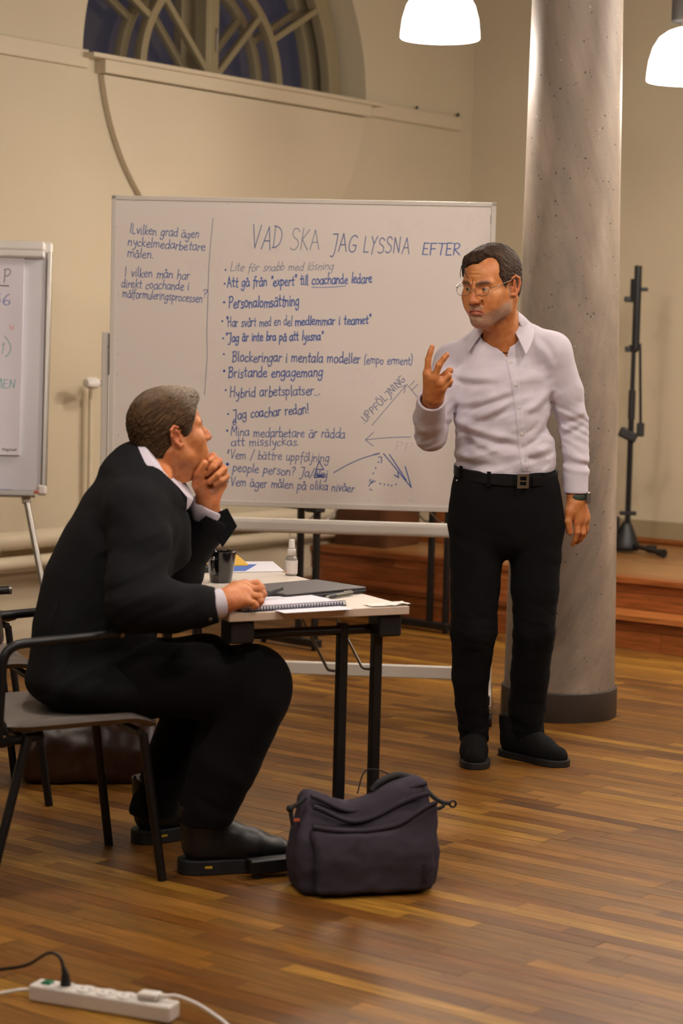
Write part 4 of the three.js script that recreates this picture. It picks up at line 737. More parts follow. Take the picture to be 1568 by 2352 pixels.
// ---------- a head: local axes x to the person's left, y up, z where the face looks; eyes on y = 0 ----------
function headField(o) {
  const P = (x, y, z) => V(x, y, z), A = [];
  const S = (f) => { f(1); f(-1); };
  A.push(ellip(P(0, 0.037, -0.014), 0.075, 0.083, 0.098, 0.02));
  A.push(ellip(P(0, 0.03, 0.03), 0.064, 0.068, 0.062, 0.03));
  A.push(ellip(P(0, -0.03, 0.03), 0.06, 0.06, 0.06, 0.03));
  A.push(ellip(P(0, -0.072, 0.042), 0.044, 0.042, 0.047, 0.03));
  A.push(ball(P(0, -0.1, 0.07), 0.02, 0.03));
  S((s) => { A.push(capsule(P(s * 0.06, -0.03, -0.002), P(s * 0.052, -0.066, 0.012), 0.014, 0.014, 0.03)); A.push(capsule(P(s * 0.052, -0.066, 0.012), P(s * 0.016, -0.102, 0.066), 0.013, 0.016, 0.03)); });
  S((s) => { A.push(capsule(P(s * 0.048, 0.0195, 0.074), P(s * 0.013, 0.0135, 0.091), 0.0088, 0.0098, 0.014)); A.push(ball(P(s * 0.048, -0.025, 0.062), 0.019, 0.03)); A.push(ball(P(s * 0.036, -0.055, 0.062), 0.02, 0.03)); });
  // nose
  A.push(capsule(P(0, 0.012, 0.0885), P(0, -0.022, 0.106), 0.0072, 0.0088, 0.012)); A.push(capsule(P(0, -0.022, 0.106), P(0, -0.034, 0.1115), 0.009, 0.0115, 0.01)); A.push(capsule(P(0, -0.034, 0.105), P(0, -0.045, 0.09), 0.008, 0.008, 0.01));
  S((s) => { A.push(ellip(P(s * 0.0145, -0.036, 0.0985), 0.0085, 0.0095, 0.012, 0.008)); A.push(ellip(P(s * 0.0075, -0.0455, 0.1045), 0.0042, 0.003, 0.0055, 0.004, -1)); });
  // eye sockets, lids, eyes
  S((s) => {
    A.push(ellip(P(s * 0.031, 0.001, 0.0985), 0.018, 0.0115, 0.0135, 0.016, -1));
    A.push(ball(P(s * 0.031, 0.0, 0.0745), 0.0125, 0.004));
    const n = 6; for (let i = 0; i < n; i++) { const a = i / n, b = (i + 1) / n, q = (t, up) => { const x = (t - 0.5) * 0.03, y = up * (0.0072 + o.squint) * Math.sin(Math.PI * t) - 0.0006, zz = 0.0745 + Math.sqrt(Math.max(0.00004, 0.0135 ** 2 - x * x - y * y)); return P(s * (0.031 + x), y, zz - 0.0008 - 0.004 * Math.abs(t - 0.5)); }; A.push(capsule(q(a, 1), q(b, 1), 0.0024, 0.0024, 0.003)); A.push(capsule(q(a, -1), q(b, -1), 0.002, 0.002, 0.004)); }
    A.push(capsule(P(s * 0.018, -0.014, 0.0855), P(s * 0.043, -0.014, 0.0765), 0.003, 0.003, 0.012));
  });
  // mouth
  const my = -0.0685, fr = o.frown;
  const lip = (t) => P((t - 0.5) * o.mouth, my - fr * 4 * (t - 0.5) * (t - 0.5), 0.0985 - 0.03 * 4 * (t - 0.5) * (t - 0.5) * 0.7);
  A.push(ellip(P(0, my, 0.078), 0.03, 0.022, 0.018, 0.02));
  for (let i = 0; i < 6; i++) { const a = lip(i / 6), b = lip((i + 1) / 6), w = Math.sin(Math.PI * (i + 0.5) / 6); A.push(capsule(a.clone().add(P(0, 0.0045, -0.002)), b.clone().add(P(0, 0.0045, -0.002)), 0.0024 + 0.0022 * w, 0.0024 + 0.0022 * w, 0.005)); A.push(capsule(a.clone().add(P(0, -0.005, -0.003)), b.clone().add(P(0, -0.005, -0.003)), 0.0026 + 0.003 * w, 0.0026 + 0.003 * w, 0.005)); }
  for (let i = 0; i < 6; i++) { const a = lip(i / 6).add(P(0, 0, 0.004)), b = lip((i + 1) / 6).add(P(0, 0, 0.004)); A.push(capsule(a, b, 0.0017, 0.0017, 0.0025, -1)); }
  A.push(capsule(P(-0.014, my - 0.0175, 0.094), P(0.014, my - 0.0175, 0.094), 0.003, 0.003, 0.01, -1));
  S((s) => { A.push(capsule(P(s * 0.02, -0.038, 0.09), P(s * 0.035, -0.073, 0.078), 0.0018, 0.002, 0.01, -1)); if (o.frown > 0.001) A.push(capsule(P(s * 0.028, -0.075, 0.084), P(s * 0.03, -0.092, 0.076), 0.0022, 0.0015, 0.008, -1)); A.push(capsule(P(s * 0.0065, 0.014, 0.098), P(s * 0.005, 0.028, 0.095), 0.0012, 0.0008, 0.004, -1)); });
  for (const y of [0.047, 0.06]) A.push(capsule(P(-0.03, y, 0.094), P(0.03, y, 0.094), 0.0012, 0.0012, 0.006, -1));
  // ears
  S((s) => {
    const e = [[0.0, 0.028, -0.004], [-0.014, 0.034, -0.006], [-0.026, 0.026, -0.008], [-0.028, 0.008, -0.008], [-0.02, -0.012, -0.006], [-0.008, -0.026, -0.003], [0.0, -0.024, 0.0]];
    const Q = (i) => P(s * (0.0795 + 0.42 * -e[i][0]), e[i][1] - 0.004, e[i][0] + 0.002);
    A.push(ellip(P(s * 0.08, -0.002, -0.012), 0.006, 0.026, 0.015, 0.008, 1, new THREE.Quaternion().setFromAxisAngle(V(0, 1, 0), s * 0.42)));
    for (let i = 1; i < e.length; i++) A.push(capsule(Q(i - 1), Q(i), i > 4 ? 0.005 : 0.004, i > 4 ? 0.006 : 0.004, 0.004));
    A.push(ellip(P(s * 0.09, 0.0, -0.008), 0.007, 0.013, 0.0075, 0.005, -1));
    A.push(capsule(P(s * 0.077, -0.004, 0.003), P(s * 0.078, -0.016, 0.002), 0.0042, 0.0042, 0.004));
  });
  // neck
  A.push(capsule(P(0, -0.05, -0.03), P(o.neck.x, o.neck.y, o.neck.z), 0.056, 0.06, 0.03));
  S((s) => A.push(capsule(P(s * 0.06, -0.045, -0.03), P(o.neck.x + s * 0.02, o.neck.y, o.neck.z + 0.045), 0.012, 0.011, 0.03)));
  if (o.adam) A.push(ball(P(o.neck.x * 0.45, -0.128, 0.022), 0.012, 0.025));
  return A;
}
function headColor(o) {
  const skin = lin(o.skin), red = lin(o.red), pale = lin(o.pale), lipC = lin(o.lip), beard = lin(o.beard), brow = lin(o.brow), white = lin('#9c9086'), iris = lin(o.iris), black = [0.008, 0.007, 0.006];
  return (x, y, z) => {
    const ax = Math.abs(x), n = N3(x * 60, y * 60, z * 60), n2 = N3(x * 260, y * 260, z * 260), n3 = N3(x * 700, y * 300, z * 700);
    let c = mixC(skin, red, clamp(0.35 + 0.5 * N3(x * 25 + 3, y * 25, z * 25), 0, 0.8));
    c = mixC(c, pale, clamp(0.2 + 0.5 * n, 0, 0.5)); c = mixC(c, red, 0.6 * gauss(Math.hypot(x, y + 0.034, z - 0.11), 0.014)); c = mixC(c, red, 0.7 * sstep(ax, 0.073, 0.085));
    c = c.map((v) => v * (1 + 0.1 * n2));
    if (o.stubble > 0) {                                                  // beard follows the jaw, lip and chin
      const jawLine = -0.038 - 0.35 * Math.max(0, z - 0.02) - 0.1 * Math.max(0, 0.05 - ax);
      let b = sstep(jawLine - y, 0.0, 0.02) * sstep(y, -0.135, -0.105) * sstep(z, -0.012, 0.012);
      b = Math.max(b, (z > 0.075 ? 1 : 0) * sstep(-y, 0.046, 0.054) * sstep(0.032 - ax, 0, 0.01) * sstep(y, -0.066, -0.06));
      b = Math.max(b, sstep(z, -0.008, 0.0) * sstep(0.014 - z, 0, 0.008) * sstep(ax, 0.055, 0.065) * sstep(0.0775 - ax, 0, 0.002) * sstep(y, -0.05, -0.03) * sstep(0.012 - y, 0, 0.01));
      c = mixC(c, beard.map((v) => v * (1 + 0.5 * n2 + 0.5 * n3)), b * o.stubble * clamp(0.75 + 0.5 * n2, 0, 1));
    }
    const my = -0.0685 - o.frown * 4 * Math.pow(x / o.mouth, 2); const inLip = gauss(y - my, 0.0058) * sstep(o.mouth * 0.5 - ax, -0.002, 0.006) * (z > 0.07 ? 1 : 0); c = mixC(c, lipC, Math.min(0.85, inLip * 1.1));
    const byy = 0.0175 + 0.0045 * Math.sin((ax - 0.01) * 60); const bw = gauss(y - byy, 0.004) * sstep(ax, 0.008, 0.016) * sstep(0.058 - ax, 0, 0.014) * (z > 0.05 ? 1 : 0); c = mixC(c, brow, Math.min(0.92, 1.35 * bw * (0.85 + 0.5 * n3)));
    const ex = ax - 0.031, er = Math.hypot(ex, y, z - 0.0745);
    if (z > 0.07 && er < 0.0136 && Math.abs(y) < 0.0062 + o.squint && Math.abs(ex) < 0.0125) { const gx = (x > 0 ? x - 0.031 : x + 0.031) - o.gaze[0], gy = y - o.gaze[1], r = Math.hypot(gx, gy); c = r < 0.0026 ? black : r < 0.0058 ? iris : white; }
    return c;
  };
}
function hairField(o) {                                                  // hair stands off the skull and is cut by the hairline
  const A = [ellip(V(0, 0.039, -0.016), 0.0775 + o.side, 0.0845 + o.top, 0.1 + o.back, 0.02), ellip(V(0, 0.045 + o.top * 0.4, 0.028), 0.062 + o.side, 0.06 + o.top * 0.5, 0.06, 0.03)];
  A.push(ellip(V(0, -0.02, -0.052), 0.06 + o.side * 0.6, 0.062, 0.05 + o.back * 0.8, 0.03));
  for (const e of o.extra ?? []) A.push(e);
  for (const c of o.cuts) A.push(c);
  return A;
}
function combed(tx, ty, tz) {                                             // coordinates across and along the way the hair is combed
  const t = V(tx, ty, tz).normalize(), a = t.clone().cross(V(0.3, 1, 0.2)).normalize(), b = t.clone().cross(a);
  return (x, y, z) => [x * a.x + y * a.y + z * a.z, x * b.x + y * b.y + z * b.z, x * t.x + y * t.y + z * t.z + 0.02 * N3(x * 22, y * 22, z * 22)];
}
function strands(o) { return (x, y, z) => { const s = o.flow(x, y, z); return o.amp * (N3(s[0] * 170, s[1] * 170, s[2] * 26) * 0.8 + 0.6 * N3(s[0] * 360, s[1] * 360, s[2] * 60 + 7)); }; }
function hand(o) {                                                        // palm, thumb and four fingers from joint positions
  const A = [], w = o.wrist, kn = o.knuckles, r = o.r ?? 1;
  A.push(capsule(o.forearm, w, 0.029 * r, 0.0265 * r, 0.02));
  kn.forEach((k, i) => A.push(capsule(w.clone().lerp(k, 0.12).addScaledVector(o.across, (1.5 - i) * -0.006), k, 0.0185 * r, (i === 3 ? 0.0125 : 0.0135) * r, 0.016)));
  for (let i = 0; i < 3; i++) A.push(capsule(kn[i].clone().lerp(kn[i + 1], 0.5).lerp(w, 0.12), w.clone().lerp(kn[i], 0.35), 0.0115 * r, 0.016 * r, 0.014));
  o.fingers.forEach((f, i) => { const R = [0.0098, 0.0102, 0.0096, 0.0084][i] * r, p = [kn[i], ...f]; for (let j = 1; j < p.length; j++) { A.push(capsule(p[j - 1], p[j], R * (1.12 - 0.1 * j), R * (1.04 - 0.1 * j), j === 1 ? 0.008 : 0.003)); } });
  const t = o.thumb; A.push(capsule(w.clone().lerp(t[0], 0.15), t[0], 0.019 * r, 0.0165 * r, 0.018)); for (let j = 1; j < t.length; j++) A.push(capsule(t[j - 1], t[j], (0.0135 - 0.0012 * j) * r, (0.0125 - 0.0012 * j) * r, j === 1 ? 0.01 : 0.003));
  return A;
}
function handColor(o) { const skin = lin(o.skin), red = lin(o.red), pale = lin(o.pale); return (x, y, z) => { const n = N3(x * 40, y * 40, z * 40), m = N3(x * 200, y * 200, z * 200); let c = mixC(skin, red, clamp(0.35 + 0.7 * n, 0, 0.8)); c = mixC(c, pale, clamp(0.3 * m + 0.1, 0, 0.4)); return c.map((v) => v * (1 + 0.08 * m)); }; }
function placed(geo, m) { const g = geo.clone(); g.applyMatrix4(m); return g; }
function headMatrix(pos, yaw, pitch, roll, s) { return new THREE.Matrix4().compose(pos, new THREE.Quaternion().setFromEuler(new THREE.Euler(pitch, yaw, roll, 'YXZ')), V(s, s, s)); }
// ---------- the standing man ----------
function cutAt(p, n, R, k = 0.003) { const m = n.clone().normalize(); return custom((x, y, z) => { const dx = x - p.x, dy = y - p.y, dz = z - p.z; return Math.max(-(dx * m.x + dy * m.y + dz * m.z), Math.sqrt(dx * dx + dy * dy + dz * dz) - R); }, p, R + 0.01, k, -1); }
const cloth = (color, rough = 0.85, sheen = 0) => new THREE.MeshPhysicalMaterial({ color, roughness: rough, specularIntensity: 0.35, sheen, sheenRoughness: 0.6, sheenColor: new THREE.Color('#6a6870'), bumpMap: repeatEvery(weaveBump, 0.03), bumpScale: 0.0003 });
function shoePair(P) { // one ankle boot pointing along +z, heel at the origin
  const A = [capsule(V(0, 0.05, 0.03), V(0, 0.042, 0.17), 0.04, 0.043, 0.02), capsule(V(0, 0.042, 0.17), V(0.004, 0.033, 0.235), 0.043, 0.034, 0.02), capsule(V(0, 0.12, 0.04), V(0, 0.055, 0.16), 0.044, 0.036, 0.03), capsule(V(0, 0.08, 0.04), V(0, P.shaft, 0.032), 0.045, P.rs, 0.03), cutAt(V(0, 0.014, 0.1), V(0, -1, 0), 0.3), cutAt(V(0, P.shaft, 0.03), V(0, 1, 0), 0.08)];
  const upper = bodyMesh(A, 0.007, null, (x, y, z) => 0.0016 * N3(x * 30, y * 50, z * 34) * sstep(y, 0.05, 0.12));
  const s = new THREE.Shape(); s.moveTo(0, -0.02); s.bezierCurveTo(0.045, -0.02, 0.043, 0.05, 0.042, 0.09); s.bezierCurveTo(0.042, 0.15, 0.062, 0.17, 0.05, 0.23); s.bezierCurveTo(0.04, 0.285, -0.028, 0.285, -0.042, 0.23); s.bezierCurveTo(-0.054, 0.17, -0.038, 0.15, -0.038, 0.09); s.bezierCurveTo(-0.042, 0.05, -0.045, -0.02, 0, -0.02);
  const sole = extrude(s, P.sole, 0.003, 20); sole.rotateX(Math.PI / 2); sole.translate(0, P.sole + 0.003, 0);
  return [upper, sole];
}
{
  const D = 7.05, J = (x, y, d = D) => at(x, y, d), S = D / F;            // S: metres in one picture pixel at his distance
  const base = V(0.6, 0, -7.03), man = thing('person', 'standing man in white shirt and black jeans holding up two fingers', 'person', base);
  const skinO = { skin: '#bb7843', red: '#a95a34', pale: '#cb9058', lip: '#9c5546', beard: '#85766a', brow: '#33231a', iris: '#3b3a36', stubble: 0.9, frown: 0.008, squint: 0.0006, gaze: [-0.003, -0.001], neck: V(0, -0.2, -0.04), adam: true, mouth: 0.063 };
  const skinMat = new THREE.MeshPhysicalMaterial({ vertexColors: true, roughness: 0.5, sheen: 0.15, sheenRoughness: 0.5, sheenColor: new THREE.Color('#d9a58a') });
  // head
  const hm = headMatrix(at(1128, 656, 6.93), -0.66, 0.17, -0.01, 1.05), hinv = hm.clone().invert();
  const nb = at(1156, 790, 7.03).applyMatrix4(hinv); skinO.neck = nb;
  const hp = headField(skinO), headGeo = placed(bodyMesh(hp, 0.0024, headColor(skinO), null, [V(-0.11, Math.min(-0.16, nb.y - 0.02), -0.135), V(0.11, 0.14, 0.135)]), hm);
  // limbs: [point, radius]
  const yaw = 0.16, U = V(Math.cos(yaw), 0, -Math.sin(yaw));
  const torso = [[J(1153, 792, 7.07), 0.1, 0.07], [J(1151, 825, 7.06), 0.155, 0.095], [J(1150, 880, 7.05), 0.166, 0.112], [J(1152, 940, 7.05), 0.166, 0.118], [J(1156, 1000, 7.05), 0.166, 0.115], [J(1159, 1045, 7.05), 0.172, 0.117], [J(1160, 1066, 7.05), 0.172, 0.117], [J(1161, 1100, 7.05), 0.158, 0.104]];
  const armL = [[J(1268, 812, 7.07), 0.066], [J(1300, 900, 7.09), 0.058], [J(1317, 975, 7.11), 0.05], [J(1322, 1035, 7.09), 0.044], [J(1322, 1085, 7.07), 0.043], [J(1322, 1142, 7.05), 0.0415]];
  const armR = [[J(1038, 834, 7.06), 0.061], [J(1012, 900, 7.02), 0.058], [J(990, 1000, 6.97), 0.05]];
  const foreR = [[J(989, 998, 6.965), 0.05], [J(986, 960, 6.88), 0.052], [J(991, 914, 6.775), 0.0475]];
  const legR = [[J(1100, 1130, 7.04), 0.095], [J(1097, 1200, 7.04), 0.099], [J(1091, 1350, 7.02), 0.084], [J(1087, 1450, 7.0), 0.077], [J(1080, 1550, 7.03), 0.064], [J(1083, 1620, 7.05), 0.056], [J(1088, 1705, 7.07), 0.051]];
  const legL = [[J(1222, 1130, 7.05), 0.092], [J(1231, 1200, 7.05), 0.096], [J(1228, 1350, 7.03), 0.081], [J(1226, 1450, 7.02), 0.07], [J(1217, 1550, 7.07), 0.066], [J(1210, 1620, 7.1), 0.062], [J(1211, 1695, 7.11), 0.056]];
  // hands
  const handR = hand({ forearm: J(990, 950, 6.85), wrist: J(994, 912, 6.755), r: 1.14, across: V(1, -0.3, 0.1), knuckles: [J(981, 858, 6.70), J(997, 868, 6.69), J(1010, 879, 6.70), J(1015, 892, 6.715)],
    fingers: [[J(983, 826, 6.69), J(988, 809, 6.685), J(992, 797, 6.685)], [J(1008, 838, 6.67), J(1019, 823, 6.665), J(1026, 815, 6.665)], [J(1030, 863, 6.70), J(1031, 868, 6.73), J(1019, 873, 6.745)], [J(1034, 876, 6.71), J(1032, 884, 6.735), J(1022, 888, 6.745)]],
    thumb: [J(1002, 886, 6.76), J(1017, 866, 6.775), J(1033, 851, 6.765)] });
  const handL = hand({ forearm: J(1322, 1138, 7.05), wrist: J(1323, 1150, 7.05), r: 1.12, across: V(0.6, 0.2, -0.7), knuckles: [J(1325, 1197, 7.04), J(1336, 1197, 7.055), J(1344, 1193, 7.08), J(1346, 1186, 7.10)],
    fingers: [[J(1325, 1223, 7.035), J(1320, 1239, 7.045), J(1315, 1250, 7.055)], [J(1338, 1224, 7.05), J(1333, 1238, 7.065), J(1324, 1245, 7.08)], [J(1345, 1217, 7.085), J(1340, 1230, 7.1), J(1331, 1236, 7.11)], [J(1346, 1205, 7.115), J(1342, 1217, 7.125), J(1335, 1223, 7.13)]],
    thumb: [J(1309, 1174, 7.03), J(1304, 1198, 7.025), J(1308, 1222, 7.03)] });
  const skinC = handColor(skinO), thin = (c, m) => c.map(([p, r]) => [p, r * m]);
  const under = [loft(torso.map(([p, a, b], i) => [p, a - (i < 3 ? 0.013 : 0.03), b - (i < 3 ? 0.012 : 0.03)]), U, 0.03), ...chain([[J(1153, 800, 7.07), 0.05], [J(1140, 735, 7.0), 0.05]], 0.04), ...chain(thin(armL, 0.66), 0.03), ...chain(thin(armR, 0.74), 0.03), ...chain(thin(foreR, 0.66), 0.03), ...chain(thin(legR, 0.82), 0.03), ...chain(thin(legL, 0.82), 0.03), capsule(J(1088, 1700, 7.07), J(1090, 1735, 6.98), 0.034, 0.03, 0.03), capsule(J(1211, 1690, 7.11), J(1240, 1730, 7.06), 0.034, 0.03, 0.03)];
  const bodyGeo = mergeGeometries([bodyMesh(under, 0.011, skinC), headGeo, bodyMesh(handR, 0.0028, skinC), bodyMesh(handL, 0.0028, skinC)]);
  worldPart('body', bodyGeo, skinMat, man);
  // hair
  const H = hairField({ top: 0.011, side: 0.005, back: 0.008, cuts: [ellip(V(0.006, -0.025, 0.1), 0.1, 0.106, 0.083, 0.014, -1), ellip(V(0.047, 0.07, 0.088), 0.03, 0.046, 0.052, 0.014, -1), ellip(V(-0.06, 0.05, 0.09), 0.022, 0.03, 0.03, 0.012, -1), ellip(V(0, -0.08, 0.055), 0.12, 0.078, 0.06, 0.01, -1), ellip(V(0.09, -0.008, -0.002), 0.026, 0.034, 0.026, 0.01, -1), ellip(V(-0.09, -0.008, -0.002), 0.026, 0.034, 0.026, 0.01, -1), ellip(V(0, -0.14, 0.0), 0.14, 0.07, 0.16, 0.012, -1)],
    extra: [capsule(V(0.01, 0.103, 0.062), V(-0.04, 0.088, 0.058), 0.012, 0.007, 0.03), capsule(V(-0.04, 0.086, 0.058), V(-0.062, 0.055, 0.042), 0.006, 0.004, 0.03)] });
  const dark = lin('#261a12'), mid = lin('#443224'), grey = lin('#6d6259');
  const hairFlow = combed(0.45, -0.6, -0.55), hairC = (x, y, z) => { const s = hairFlow(x, y, z), n = N3(s[0] * 380, s[1] * 380, s[2] * 45), m = N3(s[0] * 80 + 5, s[1] * 80, s[2] * 20); return mixC(mixC(dark, mid, clamp(0.4 + 0.7 * m + 0.5 * n, 0, 1)), grey, clamp(0.5 * sstep(Math.abs(x), 0.06, 0.085) * sstep(0.05 - y, 0, 0.06) + 0.25 * n, 0, 0.7)); };
  const hair = bodyMesh(H, 0.0026, hairC, strands({ amp: 0.0025, flow: hairFlow }));
  const hairMat = new THREE.MeshPhysicalMaterial({ vertexColors: true, roughness: 0.7, specularIntensity: 0.3 });
  const hp2 = worldPart('hair', placed(hair, hm), hairMat, man, 'short dark brown hair');
  for (const [a, b, c] of [[[-0.03, 0.082, 0.1], [-0.026, 0.06, 0.105], [-0.018, 0.036, 0.102]], [[-0.05, 0.075, 0.086], [-0.056, 0.055, 0.086], [-0.058, 0.036, 0.085]], [[-0.034, 0.082, 0.1], [-0.033, 0.066, 0.104], [-0.027, 0.05, 0.104]]]) { const g = tube([V(...a), V(...b), V(...c)], 0.0011, 5, 8); g.setAttribute('color', new THREE.Float32BufferAttribute(new Float32Array(g.attributes.position.count * 3).fill(0.03), 3)); worldPart('strand', placed(g, hm), hairMat, hp2); }
  // glasses
  {
    const metal = std('#a59c92', 0.22, 0.95), lensM = new THREE.MeshPhysicalMaterial({ color: '#ffffff', transmission: 1, thickness: 0, roughness: 0.02, ior: 1.45 });
    const g = new THREE.Group(); g.name = 'glasses'; g.userData.base = 'glasses'; man.add(g);
    for (const s of [-1, 1]) {
      const rim = []; for (let i = 0; i < 24; i++) { const a = i / 24 * Math.PI * 2, ca = Math.cos(a), sa = Math.sin(a); rim.push(V(s * (0.0345 + 0.0255 * Math.sign(ca) * Math.pow(Math.abs(ca), 0.8)), -0.002 + 0.0155 * Math.sign(sa) * Math.pow(Math.abs(sa), 0.85), 0.108 - 0.12 * Math.pow(0.0345 + 0.0255 * ca - 0.01, 2) * 60 * 0.06)); }
      worldPart('rim', placed(tube(rim, 0.00085, 6, 60, true), hm), metal, g);
      const sh = new THREE.Shape(); sh.absellipse(s * 0.0345, -0.002, 0.025, 0.015, 0, Math.PI * 2); const lg = new THREE.ShapeGeometry(sh, 24); lg.translate(0, 0, 0.1065); worldPart('lens', placed(lg, hm), lensM, g);
      worldPart('temple', placed(tube([V(s * 0.0595, 0.006, 0.1), V(s * 0.071, 0.009, 0.092), V(s * 0.081, 0.017, 0.03), V(s * 0.084, 0.022, -0.004), V(s * 0.085, 0.012, -0.022)], 0.0013, 6, 30), hm), metal, g);
      worldPart('nose_pad', placed(tube([V(s * 0.0115, -0.002, 0.108), V(s * 0.009, -0.01, 0.104), V(s * 0.0085, -0.013, 0.1)], 0.001, 6, 8), hm), metal, g);
    }
    worldPart('bridge', placed(tube([V(-0.011, 0.002, 0.109), V(0, 0.006, 0.112), V(0.011, 0.002, 0.109)], 0.0011, 6, 12), hm), metal, g);
  }
  // shirt
  const vA = J(1095, 752, 6.95), vB = J(1192, 722, 6.95), vC = J(1165, 822, 6.95), line = (a, b) => { const n = V(-(b.y - a.y), b.x - a.x, 0).normalize(); return (x, y) => (x - a.x) * n.x + (y - a.y) * n.y; };
  const l1 = line(vA, vC), l2 = line(vC, vB), opening = custom((x, y, z) => Math.max(-l1(x, y), -l2(x, y), -7.03 - z), J(1150, 770, 7.0), 0.3, 0.004, -1);
  const shirtP = [loft(torso, U, 0.03), ...chain([[J(1153, 780, 7.06), 0.075], [J(1100, 800, 7.06), 0.056], [J(1046, 829, 7.06), 0.06]], 0.05), ...chain([[J(1153, 778, 7.06), 0.075], [J(1215, 788, 7.07), 0.06], [J(1262, 808, 7.07), 0.064]], 0.05), ...chain(armL, 0.035), ...chain(armR, 0.035), ...chain(foreR, 0.03),
    ball(J(1163, 752, 7.03), 0.062, 0.04), opening, capsule(J(1150, 760, 7.0), J(1132, 700, 6.98), 0.067, 0.06, 0.006, -1),
    cutAt(J(1322, 1133, 7.05), V(0.0, -1, 0), 0.1), capsule(J(1322, 1122, 7.058), J(1322, 1150, 7.052), 0.0315, 0.0315, 0.004, -1),
    cutAt(J(991, 916, 6.778), J(991, 916, 6.778).sub(J(988, 962, 6.88)), 0.09), capsule(J(990.5, 925, 6.8), J(992, 908, 6.755), 0.0365, 0.0365, 0.004, -1)];
  const yW = J(1160, 1060).y, eL = J(1320, 985, 7.1), eR = J(992, 985, 6.97), chest = J(1150, 900), shR = J(1020, 930, 7.0), capL = J(1322, 1080, 7.06), cufL = J(1322, 1128, 7.05), cufR = J(991, 918, 6.78);
  const tri = (t) => { const q = t - Math.floor(t); return 1 - Math.abs(2 * q - 1) * 2; };
  const creases = [[1061, 939, 1170, 910, 8], [1034, 977, 1181, 1025, 10], [1087, 965, 1168, 938, 6], [1208, 952, 1272, 908, 8], [1200, 1024, 1272, 962, 8], [1045, 872, 1125, 884, 6], [1272, 832, 1236, 772, 6], [1039, 1050, 1118, 1068, 7], [1286, 968, 1346, 962, 7], [1288, 1000, 1346, 976, 6], [1294, 1052, 1350, 1074, 8], [1205, 1052, 1268, 1040, 6], [1062, 1000, 1120, 1042, 6]].map(([a, b, c, e, k]) => { const p = J(a, b), q = J(c, e), dx = q.x - p.x, dy = q.y - p.y, L = Math.hypot(dx, dy); return { x: p.x, y: p.y, dx: dx / L, dy: dy / L, L, k: k * 0.001 }; });
  const creaseAt = (x, y) => { let f = 0; for (const c of creases) { const u = (x - c.x) * c.dx + (y - c.y) * c.dy, t = u / c.L; if (t < -0.25 || t > 1.25) continue; const v = (x - c.x) * -c.dy + (y - c.y) * c.dx + 0.006 * Math.sin(t * 4), w = sstep(t, -0.25, 0.25) * sstep(1.25 - t, 0, 0.5); f += c.k * w * (gauss(v, 0.009) - 0.9 * gauss(v - 0.02, 0.012)); } return f; };
  const shirtFold = (x, y, z, d) => {
    if (Math.abs(d) > 0.05) return 0;
    const dl = Math.hypot(x - eL.x, y - eL.y, z - eL.z), dr = Math.hypot(x - eR.x, y - eR.y, z - eR.z), dcap = Math.hypot(x - capL.x, y - capL.y, z - capL.z), inTorso = sstep(0.2 - Math.abs(x - 0.555), 0, 0.05);
    const low = sstep(1.42 - y, 0.0, 0.3), warp = N3(x * 5, y * 5, z * 5) * 0.6;
    const diag = N3((x - 0.55) * 7 + y * 4.5 + warp, y * 15 - (x - 0.55) * 7 + warp, z * 5) + 0.45 * N3(x * 17 + y * 7, y * 34 - x * 12, z * 8), fold = Math.pow(Math.abs(diag), 0.8) * Math.sign(diag);
    let f = inTorso * (0.003 + 0.009 * low) * fold + (z > -7.08 ? creaseAt(x, y) : 0);
    const waist = gauss(y - yW - 0.025, 0.03) * inTorso; f -= waist * 0.006 * (0.7 + N3(x * 22, y * 8, z * 22));
    f += 0.0065 * gauss(dl, 0.085) * N3(x * 9, y * 52 + x * 24, z * 9) + 0.0055 * gauss(dr, 0.11) * N3(x * 16, y * 44 - x * 22, z * 20);
    f += 0.007 * gauss(dcap, 0.05) * N3(x * 14 + 3, y * 46 + x * 20, z * 14);
    f += 0.0025 * N3(x * 20, y * 11, z * 20) * (1 - inTorso);
    const dc2 = Math.hypot(x - cufR.x, y - cufR.y, z - cufR.z), dc1 = Math.hypot(x - cufL.x, y - cufL.y, z - cufL.z);
    return f * sstep(dc1, 0.05, 0.085) * sstep(dc2, 0.055, 0.09);
  };
  const shirtMat = cloth('#c9c1cb', 0.8, 0.1);
  const shirt = worldPart('shirt', bodyMesh(shirtP, 0.0056, null, shirtFold), shirtMat, man, 'white button-up shirt open at the neck');
  // collar leaves
  {
    const C = J(1150, 768, 7.025), R0 = 0.07, sheet = (t0, t1, n, m) => {
      const pos = [], idx = [], put = (t, v, o) => {
        const a = lerp(t0, t1, t) * Math.PI / 180, back = (1 - Math.cos(a)) / 2, sd = Math.sin(a);
        const hf = -0.006 + 0.075 * Math.pow(back, 0.8) + 0.02 * Math.max(0, sd), e = Math.min(t, 1 - t), tip = Math.pow(Math.max(0, 1 - e / 0.22), 2), w = 0.04 + 0.04 * tip, r = R0 - 0.004 + 0.03 * v + 0.03 * v * tip, y = hf - w * (v < 0.08 ? 0 : v) + 0.004 * Math.sin(v * Math.PI);
        pos.push(C.x + (r + o) * sd * (1 + 0.06 * v) + 0.012 * back, C.y + y, C.z + (r + o) * Math.cos(a) * 0.95);
      };
      for (const o of [0, 0.0035]) for (let i = 0; i <= n; i++) for (let j = 0; j <= m; j++) put(i / n, j / m, o);
      const q = (n + 1) * (m + 1), I = (i, j) => i * (m + 1) + j;
      for (let i = 0; i < n; i++) for (let j = 0; j < m; j++) { const a = I(i, j), b = I(i + 1, j), c = I(i, j + 1), d = I(i + 1, j + 1); idx.push(a, b, c, b, d, c, q + a, q + c, q + b, q + b, q + c, q + d); }
